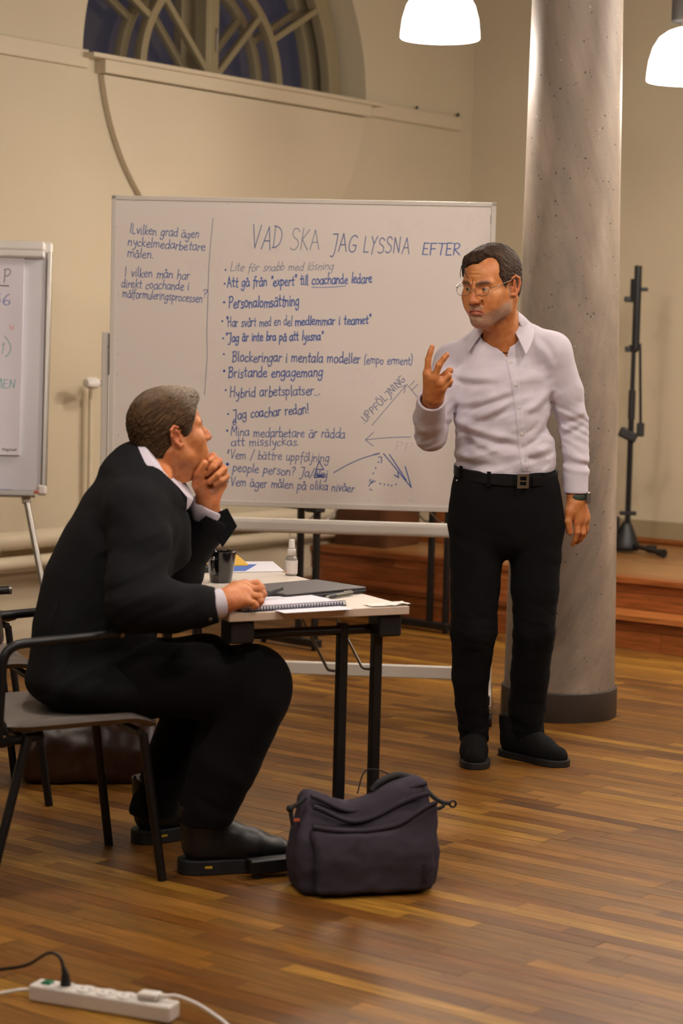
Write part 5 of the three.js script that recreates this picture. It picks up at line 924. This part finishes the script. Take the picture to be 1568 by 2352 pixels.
      for (let i = 0; i < n; i++) for (const j of [0, m]) { const a = I(i, j), b = I(i + 1, j); idx.push(a, q + a, b, b, q + a, q + b); }
      for (let j = 0; j < m; j++) for (const i of [0, n]) { const a = I(i, j), b = I(i, j + 1); idx.push(a, b, q + a, b, q + b, q + a); }
      const g = new THREE.BufferGeometry(); g.setAttribute('position', new THREE.Float32BufferAttribute(pos, 3)); g.setIndex(idx); g.setAttribute('uv', new THREE.Float32BufferAttribute(pos.filter((_, i) => i % 3 < 2), 2)); return toCreasedNormals(g, 0.9);
    };
    const m2 = shirtMat.clone(); m2.side = THREE.DoubleSide;
    worldPart('collar', sheet(-58, -326, 64, 8), m2, shirt);
  }
  // placket and buttons down the front of the shirt
  {
    const f = field(shirtP, shirtFold), front = (x, y) => { let z = -6.75; for (let i = 0; i < 60; i++) { const d = f(x, y, z); if (d < 0.0004) break; z -= Math.max(0.0004, d * 0.8); } return z; };
    const a = J(1167, 826), b = J(1204, 1078), pos = [], idx = [], n = 50, wd = 0.03;
    for (let i = 0; i <= n; i++) { const t = i / n, cx = lerp(a.x, b.x, t) + 0.004 * Math.sin(t * 5), cy = lerp(a.y, b.y, t); for (const [o, l] of [[-0.5, -0.002], [-0.5, 0.0016], [-0.25, 0.0022], [0, 0.002], [0.25, 0.0022], [0.5, 0.0016], [0.5, -0.002]]) { const x = cx + o * wd; pos.push(x, cy, front(x, cy) + l); } }
    for (let i = 0; i < n; i++) for (let j = 0; j < 6; j++) { const p = i * 7 + j; idx.push(p, p + 7, p + 1, p + 1, p + 7, p + 8); }
    const g = new THREE.BufferGeometry(); g.setAttribute('position', new THREE.Float32BufferAttribute(pos, 3)); g.setIndex(idx); g.setAttribute('uv', new THREE.Float32BufferAttribute(pos.filter((_, i) => i % 3 < 2), 2)); g.computeVertexNormals();
    const pm = shirtMat.clone(); pm.side = THREE.DoubleSide; worldPart('placket', g, pm, shirt);
    for (const t of [0.02, 0.22, 0.43, 0.66, 0.9]) { const cx = lerp(a.x, b.x, t) + 0.004 * Math.sin(t * 5), cy = lerp(a.y, b.y, t), z = front(cx, cy); const k = lathe([[0, 0.0022], [0.003, 0.0022], [0.0052, 0.0026], [0.0056, 0.0012], [0.0056, 0], [0, 0]], 16); k.rotateX(Math.PI / 2); worldPart('button', k.translate(cx, cy, z + 0.0018), std('#cfc8c4', 0.3), shirt); }
  }
  // black jeans
  const hip = J(1161, 1150, 7.05);
  const jeansP = [loft([[J(1160, 1072, 7.05), 0.172, 0.119], [J(1161, 1110, 7.05), 0.173, 0.122], [J(1162, 1165, 7.05), 0.187, 0.125], [J(1163, 1215, 7.05), 0.185, 0.115]], U, 0.03), ...chain(legR, 0.03), ...chain(legL, 0.03), cutAt(J(1160, 1070, 7.05), V(0.02, 1, 0.17), 0.3), cutAt(J(1088, 1702, 7.07), V(0, -1, 0), 0.12), cutAt(J(1211, 1690, 7.11), V(0, -1, 0), 0.12), capsule(J(1164, 1288, 6.9), J(1164, 1288, 7.2), 0.001, 0.001, 0.02, -1)];
  const kneeY = J(1160, 1440).y, hemY = J(1160, 1660).y;
  const jeansFold = (x, y, z, d) => (Math.abs(d) > 0.04 ? 0 : 0.0045 * gauss(y - kneeY, 0.09) * N3(x * 12, y * 42 + x * 10, z * 12) + 0.006 * gauss(y - hemY, 0.07) * N3(x * 12, y * 40, z * 12 + 4) + 0.003 * N3(x * 10, y * 9 + x * 6, z * 10) + 0.004 * gauss(y - J0, 0.07) * N3(x * 14 + y * 16, y * 22, z * 8));
  const J0 = J(1160, 1250).y;
  const denim = cloth('#09080a', 0.95);
  const jeans = worldPart('trousers', bodyMesh(jeansP, 0.0066, null, jeansFold), denim, man, 'black slim jeans');
  // belt, loops, buckle
  {
    const ring = (t0, t1, n, grow, h, th) => { const pos = [], idx = []; for (let i = 0; i <= n; i++) { const a = lerp(t0, t1, i / n), ca = Math.cos(a), sa = Math.sin(a), A = 0.1755 + grow, B = 0.1245 + grow, cy = J(1160, 1085, 7.05).y - 0.021 * Math.max(-0.3, sa) + 0.006 * ca * -1, c = J(1160.5, 1085, 7.05); for (const [o, y] of [[0, -h / 2], [th, -h / 2], [th, h / 2], [0, h / 2]]) pos.push(c.x + U.x * (A + o) * ca + Math.sin(yaw) * (B + o) * sa, cy + y, c.z + U.z * (A + o) * ca + Math.cos(yaw) * (B + o) * sa); } for (let i = 0; i < n; i++) for (let j = 0; j < 4; j++) { const p = i * 4 + j, q = i * 4 + (j + 1) % 4; idx.push(p, p + 4, q, q, p + 4, q + 4); } const g = new THREE.BufferGeometry(); g.setAttribute('position', new THREE.Float32BufferAttribute(pos, 3)); g.setIndex(idx); return toCreasedNormals(g, 0.6); };
    const leather = new THREE.MeshPhysicalMaterial({ color: '#0b090a', roughness: 0.5, specularIntensity: 0.4, side: THREE.DoubleSide });
    const belt = worldPart('belt', ring(0, Math.PI * 2, 90, -0.001, 0.033, 0.0045), leather, man, 'black leather belt with a silver buckle');
    for (const a of [20, 52, 118, 158]) worldPart('belt_loop', ring((a - 2) * Math.PI / 180, (a + 2) * Math.PI / 180, 3, 0.001, 0.05, 0.006), denim, jeans);
    const bp = J(1200, 1105, 6.915), bg = []; const bs = new THREE.Shape(); bs.moveTo(-0.02, -0.023); bs.lineTo(0.02, -0.023); bs.lineTo(0.02, 0.023); bs.lineTo(-0.02, 0.023); bs.closePath(); const hole = new THREE.Path(); hole.moveTo(-0.0145, -0.0165); hole.lineTo(0.0145, -0.0165); hole.lineTo(0.0145, 0.0165); hole.lineTo(-0.0145, 0.0165); hole.closePath(); bs.holes.push(hole);
    const bk = extrude(bs, 0.003, 0.0015); bk.rotateY(0.42); bk.translate(bp.x, bp.y, bp.z); worldPart('buckle', bk, M.chrome, belt, 'silver belt buckle');
    const tail = worldPart('belt_tail', ring(0.9, 1.22, 12, 0.0045, 0.031, 0.004), leather, belt); tail.castShadow = true;
    const pr = rod([-0.018, 0, 0.004], [0.012, 0, 0.004], 0.0018); pr.rotateY(0.42); pr.translate(bp.x, bp.y, bp.z); worldPart('buckle_prong', pr, M.chrome, belt);
    for (const [x, y] of [[1051, 1107], [1112, 1106]]) { const p = J(x, y, 6.93), ff = field(jeansP, jeansFold); let z = -6.8; for (let i = 0; i < 60; i++) { const d = ff(p.x, p.y, z); if (d < 0.0005) break; z -= Math.max(0.0005, d * 0.8); } worldPart('rivet', new THREE.SphereGeometry(0.004, 12, 8).scale(1, 1, 0.5).translate(p.x, p.y, z), M.steel, jeans); }
    const fly = []; for (let i = 0; i <= 10; i++) fly.push(J(1190 - i * 1.0, 1130 + i * 9, 6.93));
  }
  // ankle boots
  {
    const suede = cloth('#0b0a0b', 0.85), rubber = std('#141214', 0.55), [up, sole] = shoePair({ shaft: 0.15, rs: 0.05, sole: 0.018 });
    for (const [heel, toe] of [[V(0.482, 0, -7.165), V(0.468, 0, -6.9)], [V(0.595, 0, -7.165), V(0.772, 0, -6.985)]]) {
      const d = toe.clone().sub(heel), m = new THREE.Matrix4().makeRotationY(Math.atan2(d.x, d.z)); m.setPosition(heel.x, 0, heel.z);
      const s = worldPart('ankle_boot', placed(up, m), suede, man); worldPart('sole', placed(sole, m), rubber, s);
    }
  }
  // watch
  {
    const c = J(1324, 1141, 7.05), strap = new THREE.TorusGeometry(0.0305, 0.0025, 8, 40); strap.rotateX(Math.PI / 2); strap.scale(1, 4.2, 1.05); strap.translate(c.x, c.y, c.z);
    const w = worldPart('watch', strap, std('#2f3a2f', 0.6), man, 'dark green watch strap with a steel case');
    const cs = box(0.012, 0.04, 0.034, 0, 0, 0, 0.005, 3); cs.rotateY(0.5); cs.translate(c.x + 0.0315, c.y - 0.001, c.z + 0.012); worldPart('watch_case', cs, M.steel, w);
    const fc = box(0.004, 0.034, 0.028, 0.0065, 0, 0, 0.0018, 2); fc.rotateY(0.5); fc.translate(c.x + 0.0315, c.y - 0.001, c.z + 0.012); worldPart('watch_face', fc, std('#141012', 0.12), w);
  }
}
// ---------- the seated man ----------
{
  const J = (x, y, d) => at(x, y, d);
  const base = V(-0.6, 0, -5.52), man = thing('person', 'seated grey-haired man in dark suit resting his chin on one hand', 'person', base);
  const so = { skin: '#bd7846', red: '#aa5833', pale: '#cd935f', lip: '#9f5c4c', beard: '#a08d7d', brow: '#7d6a58', iris: '#49525a', stubble: 0.0, frown: 0.003, squint: 0.0, gaze: [-0.001, 0.001], neck: V(0, -0.2, -0.05), mouth: 0.052 };
  const skinMat = new THREE.MeshPhysicalMaterial({ vertexColors: true, roughness: 0.5, sheen: 0.15, sheenRoughness: 0.5, sheenColor: new THREE.Color('#d9a58a') });
  const hm = headMatrix(J(391, 997, 5.6), 1.98, -0.24, 0.0, 0.93), hinv = hm.clone().invert(), nb = J(338, 1110, 5.6).applyMatrix4(hinv); so.neck = nb;
  const hp = headField(so); hp.push(capsule(V(0, -0.09, 0.035), V(nb.x * 0.5, -0.14, 0.0), 0.036, 0.04, 0.04));
  const headGeo = placed(bodyMesh(hp, 0.0025, headColor(so), null, [V(-0.12, nb.y - 0.02, -0.15), V(0.12, 0.14, 0.135)]), hm);
  const W = V(0.894, 0, -0.447), U = V(0.447, 0, 0.894);
  const torso = [[J(350, 1098, 5.56), 0.12, 0.075], [J(324, 1135, 5.55), 0.175, 0.104], [J(298, 1200, 5.54), 0.2, 0.135], [J(268, 1270, 5.53), 0.2, 0.15], [J(237, 1350, 5.53), 0.192, 0.158], [J(217, 1450, 5.52), 0.192, 0.162], [J(206, 1505, 5.52), 0.19, 0.155], [J(214, 1545, 5.51), 0.17, 0.105]];
  const armR = [[J(314, 1180, 5.38), 0.08], [J(322, 1250, 5.34), 0.082], [J(312, 1330, 5.29), 0.078], [J(308, 1385, 5.26), 0.072]], foreR = [[J(308, 1385, 5.26), 0.072], [J(390, 1393, 5.26), 0.067], [J(455, 1392, 5.28), 0.055], [J(508, 1388, 5.30), 0.0425]];
  const armL = [[J(372, 1175, 5.72), 0.078], [J(392, 1250, 5.78), 0.068], [J(414, 1318, 5.82), 0.06]], foreL = [[J(414, 1318, 5.82), 0.06], [J(444, 1255, 5.765), 0.055], [J(484, 1200, 5.70), 0.06], [J(474, 1143, 5.66), 0.058]];
  const legR = [[J(205, 1548, 5.43), 0.1], [J(330, 1560, 5.42), 0.102], [J(450, 1563, 5.44), 0.098], [J(575, 1568, 5.47), 0.096], [J(582, 1580, 5.475), 0.096]], shinR = [[J(578, 1578, 5.475), 0.096], [J(553, 1660, 5.475), 0.094], [J(517, 1750, 5.48), 0.092], [J(480, 1850, 5.485), 0.076], [J(470, 1895, 5.49), 0.072]];
  const legL = [[J(230, 1540, 5.62), 0.1], [J(360, 1545, 5.7), 0.095], [J(470, 1530, 5.77), 0.082]], shinL = [[J(468, 1532, 5.77), 0.082], [J(432, 1640, 5.78), 0.075], [J(388, 1760, 5.79), 0.07], [J(350, 1868, 5.81), 0.07]];
  const handR = hand({ forearm: J(478, 1388, 5.29), wrist: J(513, 1381, 5.31), r: 1.12, across: V(0.1, -0.5, 0.6), knuckles: [J(562, 1344, 5.41), J(570, 1354, 5.38), J(569, 1368, 5.35), J(560, 1382, 5.325)],
    fingers: [[J(590, 1340, 5.43), J(601, 1350, 5.425), J(600, 1362, 5.415)], [J(599, 1353, 5.39), J(605, 1365, 5.385), J(600, 1376, 5.38)], [J(595, 1370, 5.355), J(599, 1381, 5.35), J(593, 1388, 5.35)], [J(582, 1385, 5.33), J(588, 1391, 5.33), J(582, 1395, 5.33)]], thumb: [J(538, 1352, 5.40), J(565, 1352, 5.45), J(588, 1360, 5.455)] });
  const handL = hand({ forearm: J(482, 1190, 5.69), wrist: J(477, 1152, 5.66), r: 1.15, across: V(-0.4, 0.3, 0.1), knuckles: [J(483, 1064, 5.67), J(494, 1079, 5.675), J(504, 1096, 5.68), J(509, 1113, 5.68)],
    fingers: [[J(489, 1048, 5.63), J(481, 1058, 5.605), J(473, 1070, 5.605)], [J(502, 1060, 5.625), J(489, 1073, 5.60), J(475, 1087, 5.60)], [J(514, 1077, 5.625), J(498, 1091, 5.60), J(481, 1106, 5.60)], [J(520, 1094, 5.63), J(507, 1104, 5.605), J(494, 1112, 5.605)]],
    thumb: [J(456, 1112, 5.61), J(455, 1087, 5.59), J(468, 1065, 5.585)] });
  const skinC = handColor(so), thin = (c, m) => c.map(([p, r]) => [p, r * m]);
  const under = [loft(torso.map(([p, a, b]) => [p, a - 0.03, b - 0.03]), U, 0.03), ...chain([[J(330, 1120, 5.56), 0.055], [J(372, 1050, 5.6), 0.05]], 0.04), ...chain(thin(armR, 0.62), 0.03), ...chain(thin(foreR, 0.58), 0.03), ...chain(thin(armL, 0.62), 0.03), ...chain(thin(foreL, 0.56), 0.03), ...chain(thin(legR, 0.76), 0.03), ...chain(thin(shinR, 0.66), 0.03), ...chain(thin(legL, 0.76), 0.03), ...chain(thin(shinL.slice(0, -1), 0.7), 0.03), capsule(shinL[2][0], shinL[3][0], 0.045, 0.022, 0.03), capsule(J(462, 1905, 5.49), J(500, 1960, 5.5), 0.03, 0.024, 0.03)];
  worldPart('body', mergeGeometries([bodyMesh(under, 0.012, skinC), headGeo, bodyMesh(handR, 0.0026, skinC), bodyMesh(handL, 0.0026, skinC)]), skinMat, man);
  // hair
  const H = hairField({ top: 0.02, side: 0.008, back: 0.008, cuts: [ellip(V(0, -0.03, 0.104), 0.1, 0.104, 0.076, 0.012, -1), ellip(V(0, -0.085, 0.06), 0.12, 0.078, 0.062, 0.01, -1), ellip(V(0.09, -0.008, -0.004), 0.026, 0.036, 0.026, 0.01, -1), ellip(V(-0.09, -0.008, -0.004), 0.026, 0.036, 0.026, 0.01, -1), ellip(V(0, -0.155, -0.01), 0.14, 0.07, 0.17, 0.012, -1)],
    extra: [ellip(V(0, 0.098, 0.056), 0.05, 0.024, 0.04, 0.03), capsule(V(-0.03, 0.094, 0.082), V(0.035, 0.092, 0.084), 0.01, 0.01, 0.03)] });
  const brown = lin('#3c2918'), dkb = lin('#291b11'), grey = lin('#8f8577'), lt = lin('#5a432a');
  const flow = combed(0.1, -0.5, -0.85);
  const hairC = (x, y, z) => { const s = flow(x, y, z), n = N3(s[0] * 380, s[1] * 380, s[2] * 45), m = N3(s[0] * 70 + 5, s[1] * 70, s[2] * 20); let c = mixC(mixC(brown, lt, clamp(0.4 + 0.8 * m + 0.4 * n, 0, 1)), dkb, clamp(0.3 - 0.6 * n, 0, 0.6)); const g = 0.75 * sstep(z + 0.75 * (y - 0.06), 0.03, 0.11) + 0.25 * sstep(y, 0.1, 0.13) + 0.5 * sstep(z, 0.02, 0.05) * sstep(0.03 - y, 0, 0.04); return mixC(c, grey, clamp(g * (0.75 + 0.6 * n), 0, 0.85)); };
  worldPart('hair', placed(bodyMesh(H, 0.0026, hairC, strands({ amp: 0.0034, flow })), hm), new THREE.MeshPhysicalMaterial({ vertexColors: true, roughness: 0.7, specularIntensity: 0.3 }), man, 'short brown hair going grey at the front');
  // shirt collar and cuffs
  const nrm = V(0.72, 0.62, 0.08), white = cloth('#cfc8d4', 0.8);
  const coll = [...chain([[J(386, 1050, 5.6), 0.073], [J(356, 1088, 5.58), 0.083], [J(340, 1120, 5.56), 0.1]], 0.03), ...chain([[J(352, 1095, 5.58), 0.09], [J(400, 1128, 5.58), 0.055]], 0.05), cutAt(J(395, 1079, 5.6), nrm, 0.3), capsule(J(390, 1030, 5.61), J(355, 1085, 5.59), 0.063, 0.066, 0.006, -1)];
  const shirt = worldPart('shirt', bodyMesh(coll, 0.005), white, man, 'pale shirt collar above the jacket');
  const cuffOf = (a, b, r, hole, n) => bodyMesh([capsule(a, b, r, r, 0.01), cutAt(b, n ?? b.clone().sub(a), 0.08), cutAt(a, a.clone().sub(b), 0.08), capsule(b.clone().lerp(a, 0.6), b.clone().lerp(a, -0.6), hole, hole, 0.004, -1)], 0.004);
  worldPart('cuff', cuffOf(J(480, 1390, 5.29), J(512, 1384, 5.305), 0.038, 0.031), white, shirt);
  worldPart('cuff', cuffOf(J(484, 1200, 5.70), J(476.5, 1159, 5.672), 0.0475, 0.037, V(0.5, 0.86, 0.1)), white, shirt);
  // suit jacket
  const jk = [loft(torso, U, 0.03), ...chain([[J(326, 1112, 5.57), 0.085], [J(312, 1164, 5.42), 0.08]], 0.05), ...chain([[J(340, 1105, 5.58), 0.1], [J(365, 1150, 5.7), 0.08]], 0.05), ...chain(armR, 0.03), ...chain(foreR, 0.03), ...chain(armL, 0.03), ...chain(foreL, 0.03),
    capsule(J(305, 1060, 5.585), J(285, 1100, 5.57), 0.04, 0.06, 0.05), ellip(J(232, 1565, 5.47), 0.2, 0.085, 0.19, 0.05), capsule(J(400, 1150, 5.5), J(405, 1270, 5.52), 0.035, 0.04, 0.04),
    cutAt(J(374, 1092, 5.6), V(0.82, 0.56, 0.06), 0.16), capsule(J(392, 1030, 5.61), J(352, 1090, 5.59), 0.077, 0.085, 0.01, -1),
    cutAt(J(500, 1388, 5.3), V(1, 0.12, 0), 0.1), capsule(J(485, 1389, 5.295), J(515, 1387, 5.3), 0.037, 0.037, 0.003, -1), cutAt(J(478, 1174, 5.685), V(0.5, 0.86, 0.1), 0.1), capsule(J(482, 1190, 5.693), J(474, 1143, 5.66), 0.05, 0.05, 0.003, -1)];
  const elb = J(318, 1345, 5.27), shR = J(330, 1190, 5.38), elL = J(430, 1300, 5.8), blade = J(250, 1180, 5.5);
  const jkFold = (x, y, z, d) => { if (Math.abs(d) > 0.05) return 0; const de = Math.hypot(x - elb.x, y - elb.y, z - elb.z), ds = Math.hypot(x - shR.x, y - shR.y, z - shR.z), dl = Math.hypot(x - elL.x, y - elL.y, z - elL.z), c = Math.hypot(x + 0.31, y - 0.78, z + 5.3);
    return (0.009 * gauss(de, 0.1) * N3(x * 10, y * 34 - x * 16, z * 10) + 0.006 * gauss(ds, 0.1) * N3(x * 18 + y * 14, y * 12, z * 10) + 0.006 * gauss(dl, 0.08) * N3(x * 14, y * 36, z * 12) + 0.004 * N3(x * 8 + y * 5, y * 9, z * 7)) * sstep(c, 0.02, 0.07); };
  const suit = cloth('#111114', 0.92);
  const jacket = worldPart('suit_jacket', bodyMesh(jk, 0.0065, null, jkFold), suit, man, 'dark suit jacket');
  // lapel, vent and flared cuff of the raised sleeve
  {
    const lap = new THREE.Shape(); lap.moveTo(0, 0); lap.lineTo(0.03, -0.03); lap.lineTo(0.026, -0.1); lap.lineTo(-0.004, -0.2); lap.lineTo(-0.03, -0.05); lap.closePath();
    const g = extrude(lap, 0.006, 0.003); g.rotateY(0.7); const p = J(404, 1118, 5.5); g.translate(p.x, p.y, p.z); worldPart('lapel', g, suit, jacket);
    const fl = new THREE.Shape(); fl.moveTo(-0.02, 0.0); fl.lineTo(0.03, 0.022); fl.lineTo(0.055, -0.022); fl.lineTo(0.02, -0.075); fl.closePath();
    const k = extrude(fl, 0.008, 0.004); k.rotateY(0.25); const q = J(498, 1193, 5.66); k.translate(q.x - 0.004, q.y + 0.004, q.z); worldPart('sleeve_vent', k, suit, jacket);
    const b = J(482, 1432, 5.24); worldPart('sleeve_button', new THREE.SphereGeometry(0.006, 12, 8).scale(1, 1, 0.6).translate(b.x, b.y + 0.01, b.z), std('#3a2c1f', 0.3), jacket);
    const ve = tube([J(136, 1375, 5.31), J(122, 1420, 5.29), J(112, 1500, 5.28)], 0.003, 6, 16); worldPart('back_vent', ve, suit, jacket);
  }
  // trousers
  const tr = [...chain(legR, 0.04), ...chain(shinR, 0.05), ...chain(legL, 0.04), ...chain(shinL, 0.05), ellip(J(215, 1555, 5.52), 0.17, 0.1, 0.18, 0.04), cutAt(J(472, 1893, 5.49), V(0, -1, 0), 0.12), cutAt(J(352, 1868, 5.81), V(0, -1, 0), 0.1)];
  const kn = J(580, 1590, 5.47), an = J(490, 1840, 5.48);
  const trousers = worldPart('trousers', bodyMesh(tr, 0.0075, null, (x, y, z, d) => (Math.abs(d) > 0.05 ? 0 : 0.005 * gauss(Math.hypot(x - an.x, y - an.y, z - an.z), 0.12) * N3(x * 14, y * 26 + x * 12, z * 12) + 0.004 * N3(x * 7 + y * 5, y * 8, z * 8))), cloth('#0f0d10', 0.95), man, 'dark suit trousers');
  // boots
  {
    const leather = std('#0e0f12', 0.42), rubber = std('#111216', 0.6), [up, sole] = shoePair({ shaft: 0.17, rs: 0.055, sole: 0.034 });
    for (const [heel, toe] of [[V(-0.395, 0, -5.475), V(-0.12, 0, -5.56)], [V(-0.55, 0, -5.79), V(-0.34, 0, -5.96)]]) {
      const d = toe.clone().sub(heel), m = new THREE.Matrix4().makeRotationY(Math.atan2(d.x, d.z)); m.setPosition(heel.x, 0, heel.z); const up2 = up.clone(); up2.scale(1.1, 1.0, 1.08); up2.translate(0, 0.018, 0); const so2 = sole.clone(); so2.scale(1.1, 1, 1.08);
      const s = worldPart('boot', placed(up2, m), leather, man); worldPart('sole', placed(so2, m), rubber, s);
      const tabG = box(0.02, 0.006, 0.002, 0.046, 0.022, 0.045, 0.0008); tabG.rotateY(0.0); const tb = new THREE.BoxGeometry(0.003, 0.006, 0.02).translate(-0.0468, 0.023, 0.05); worldPart('sole_label', placed(tb, m), std('#c9a21c', 0.6), s, 'tiny yellow label on the sole');
      const loop = tube([V(0, 0.17, -0.016), V(0, 0.195, -0.022), V(0.012, 0.172, -0.018)], 0.003, 6, 10); worldPart('pull_tab', placed(loop, m), leather, s);
    }
  }
}
// ---------- bags on the floor ----------
{
  const b = V(0.078, 0, -5.37), t = thing('messenger_bag', 'dark grey fabric messenger bag on the floor at the table end', 'bag', b, 0.26), fab = cloth('#3a343e', 0.9), strapM = std('#18161a', 0.8);
  const hTop = (x) => 0.262 + 0.03 * sstep(x, 0.02, 0.15) - 0.03 * gauss(x + 0.03, 0.06) + 0.004 * Math.sin(x * 30);
  const bodyF = (x, y, z) => { const k = 0.27 / hTop(x), yy = y * k, w = 0.178 + 0.014 * (1 - yy / 0.27) + 0.01 * gauss(yy - 0.1, 0.05), dz = 0.082 * (1 - 0.62 * sstep(yy, 0.11, 0.275)) + 0.01 * Math.sin(x * 17) * sstep(yy, 0.1, 0.2); const qx = Math.abs(x) - w + 0.035, qy = Math.abs(yy - 0.135) - 0.135 + 0.03, qz = Math.abs(z + 0.02 * sstep(yy, 0.1, 0.27)) - dz + 0.03; return Math.hypot(Math.max(qx, 0), Math.max(qy, 0), Math.max(qz, 0)) + Math.min(Math.max(qx, qy, qz), 0) - 0.032; };
  const fold = (x, y, z) => 0.006 * N3(x * 11 + y * 6, y * 17 - x * 5, z * 9) + 0.003 * N3(x * 30, y * 34, z * 20);
  const C0 = V(0, 0.14, 0);
  part('bag_body', bodyMesh([custom(bodyF, C0, 0.4, 0.01)], 0.006, null, fold, [V(-0.25, -0.01, -0.16), V(0.25, 0.34, 0.16)]), fab, t);
  const pockTop = (x) => 0.168 - 0.028 * Math.cos(x * 9 + 0.35) + 0.03 * sstep(x, 0.06, 0.17) + 0.026;
  const pockF = (x, y, z) => { const w = 0.176 + 0.012 * sstep(y, 0.1, 0.19), top = pockTop(x), qx = Math.abs(x - 0.008) - w + 0.03, qy = Math.max(0.012 - y, y - top) + 0.012, qz = Math.abs(z - 0.092 + 0.022 * sstep(y, 0.1, 0.2)) - 0.004; return Math.hypot(Math.max(qx, 0), Math.max(qy, 0), Math.max(qz, 0)) + Math.min(Math.max(qx, qy, qz), 0) - 0.014; };
  const pocket = part('front_pocket', bodyMesh([custom(pockF, C0, 0.4, 0.01)], 0.005, null, (x, y, z) => 0.7 * fold(x, y, z), [V(-0.25, -0.01, 0.0), V(0.25, 0.26, 0.14)]), fab, t);
  const seam = []; for (let i = 0; i <= 20; i++) { const x = lerp(-0.16, 0.175, i / 20); seam.push(V(x, pockTop(x) + 0.006, 0.082)); } part('piping', tube(seam, 0.0065, 8, 40), fab, pocket);
  const arch = []; for (let i = 0; i <= 26; i++) { const a = i / 26, x = lerp(-0.15, 0.165, a); arch.push(V(x, hTop(x) * (0.93 - 0.035 * Math.sin(a * 3.14) * 2) - 0.012, 0.046 - 0.01 * Math.sin(a * 3.14))); } part('zip_welt', tube(arch, 0.007, 8, 60), fab, t);
  part('zip_welt', tube(arch.map((p) => p.clone().add(V(0, 0.022, -0.026))), 0.006, 8, 60), fab, t);
  part('handle', tube([[0.03, 0.25, -0.03], [0.05, 0.272, -0.03], [0.09, 0.287, -0.035], [0.125, 0.285, -0.03], [0.15, 0.27, -0.025]], 0.011, 8, 30), strapM, t);
  part('strap_loop', tube([[0.0, 0.235, -0.07], [0.02, 0.29, -0.08], [0.055, 0.297, -0.08], [0.1, 0.28, -0.075]], 0.002, 6, 24), strapM, t);
  part('shoulder_strap', tube([[0.165, 0.262, 0.0], [0.185, 0.24, 0.02], [0.205, 0.228, 0.03], [0.225, 0.224, 0.03]], 0.006, 8, 24), strapM, t);
  part('shoulder_strap', tube([[0.175, 0.215, 0.03], [0.195, 0.212, 0.035], [0.21, 0.222, 0.033], [0.19, 0.236, 0.026]], 0.005, 8, 24), strapM, t);
  part('strap_hook', T(new THREE.TorusGeometry(0.0085, 0.003, 8, 18), 0.236, 0.222, 0.03), M.blackPlastic, t);
  part('side_clip', merged([tube([[-0.165, 0.25, 0.02], [-0.19, 0.235, 0.03], [-0.205, 0.222, 0.03], [-0.2, 0.18, 0.035]], 0.006, 8, 24), T(new THREE.SphereGeometry(0.01, 12, 8), -0.208, 0.225, 0.03)]), strapM, t);
  { // worn dark vertical print near the right edge of the pocket
    const c = document.createElement('canvas'); c.width = 64; c.height = 192; const x = c.getContext('2d'); x.fillStyle = '#262129'; x.translate(54, 186); x.rotate(-Math.PI / 2); x.font = 'bold 58px sans-serif'; x.clearRect(0, 0, 192, 64); x.fillText('BOB', 4, 0);
    const a2 = tex(64, 192, (i, j) => { const d = c.getContext('2d').getImageData(i, 191 - j, 1, 1).data[3]; return [d, d, d]; }, false), g = new THREE.PlaneGeometry(0.024, 0.085); g.translate(0.135, 0.072, 0.1125);
    part('print', g, new THREE.MeshStandardMaterial({ color: '#221d25', roughness: 0.9, alphaMap: a2, transparent: true }), pocket, 'dark worn vertical lettering');
  }
  part('side_tag', box(0.016, 0.008, 0.003, -0.193, 0.198, 0.046, 0.001), std('#b5532c', 0.6), t, 'small orange tag');
}
{
  const b = V(-0.8, 0, -6.62), t = thing('leather_bag', 'dark brown leather bag on the floor under the chair', 'bag', b, 0.12), lea = std('#2f170a', 0.42);
  const f = (x, y, z) => { const w = 0.215, h = 0.105, d = 0.11 * (1 - 0.45 * sstep(y, 0.1, 0.23)); const qx = Math.abs(x) - w + 0.04, qy = Math.abs(y - h) - h + 0.04, qz = Math.abs(z) - d + 0.04; return Math.hypot(Math.max(qx, 0), Math.max(qy, 0), Math.max(qz, 0)) + Math.min(Math.max(qx, qy, qz), 0) - 0.04; };
  part('bag_body', bodyMesh([custom(f, V(0, 0.1, 0), 0.4, 0.01)], 0.009, null, (x, y, z) => 0.006 * N3(x * 9, y * 14, z * 9) + 0.004 * N3(x * 26, y * 22, z * 20), [V(-0.28, -0.01, -0.17), V(0.28, 0.27, 0.17)]), lea, t);
  for (const s of [-1, 1]) part('handle', tube([[-0.08, 0.19, s * 0.05], [-0.06, 0.25, s * 0.055], [0.06, 0.25, s * 0.055], [0.08, 0.19, s * 0.05]], 0.007, 8, 30), lea, t);
  part('zip', tube([[-0.18, 0.207, 0], [0, 0.213, 0], [0.18, 0.207, 0]], 0.005, 6, 20), M.blackPlastic, t);
}
renderer.render(scene, camera);
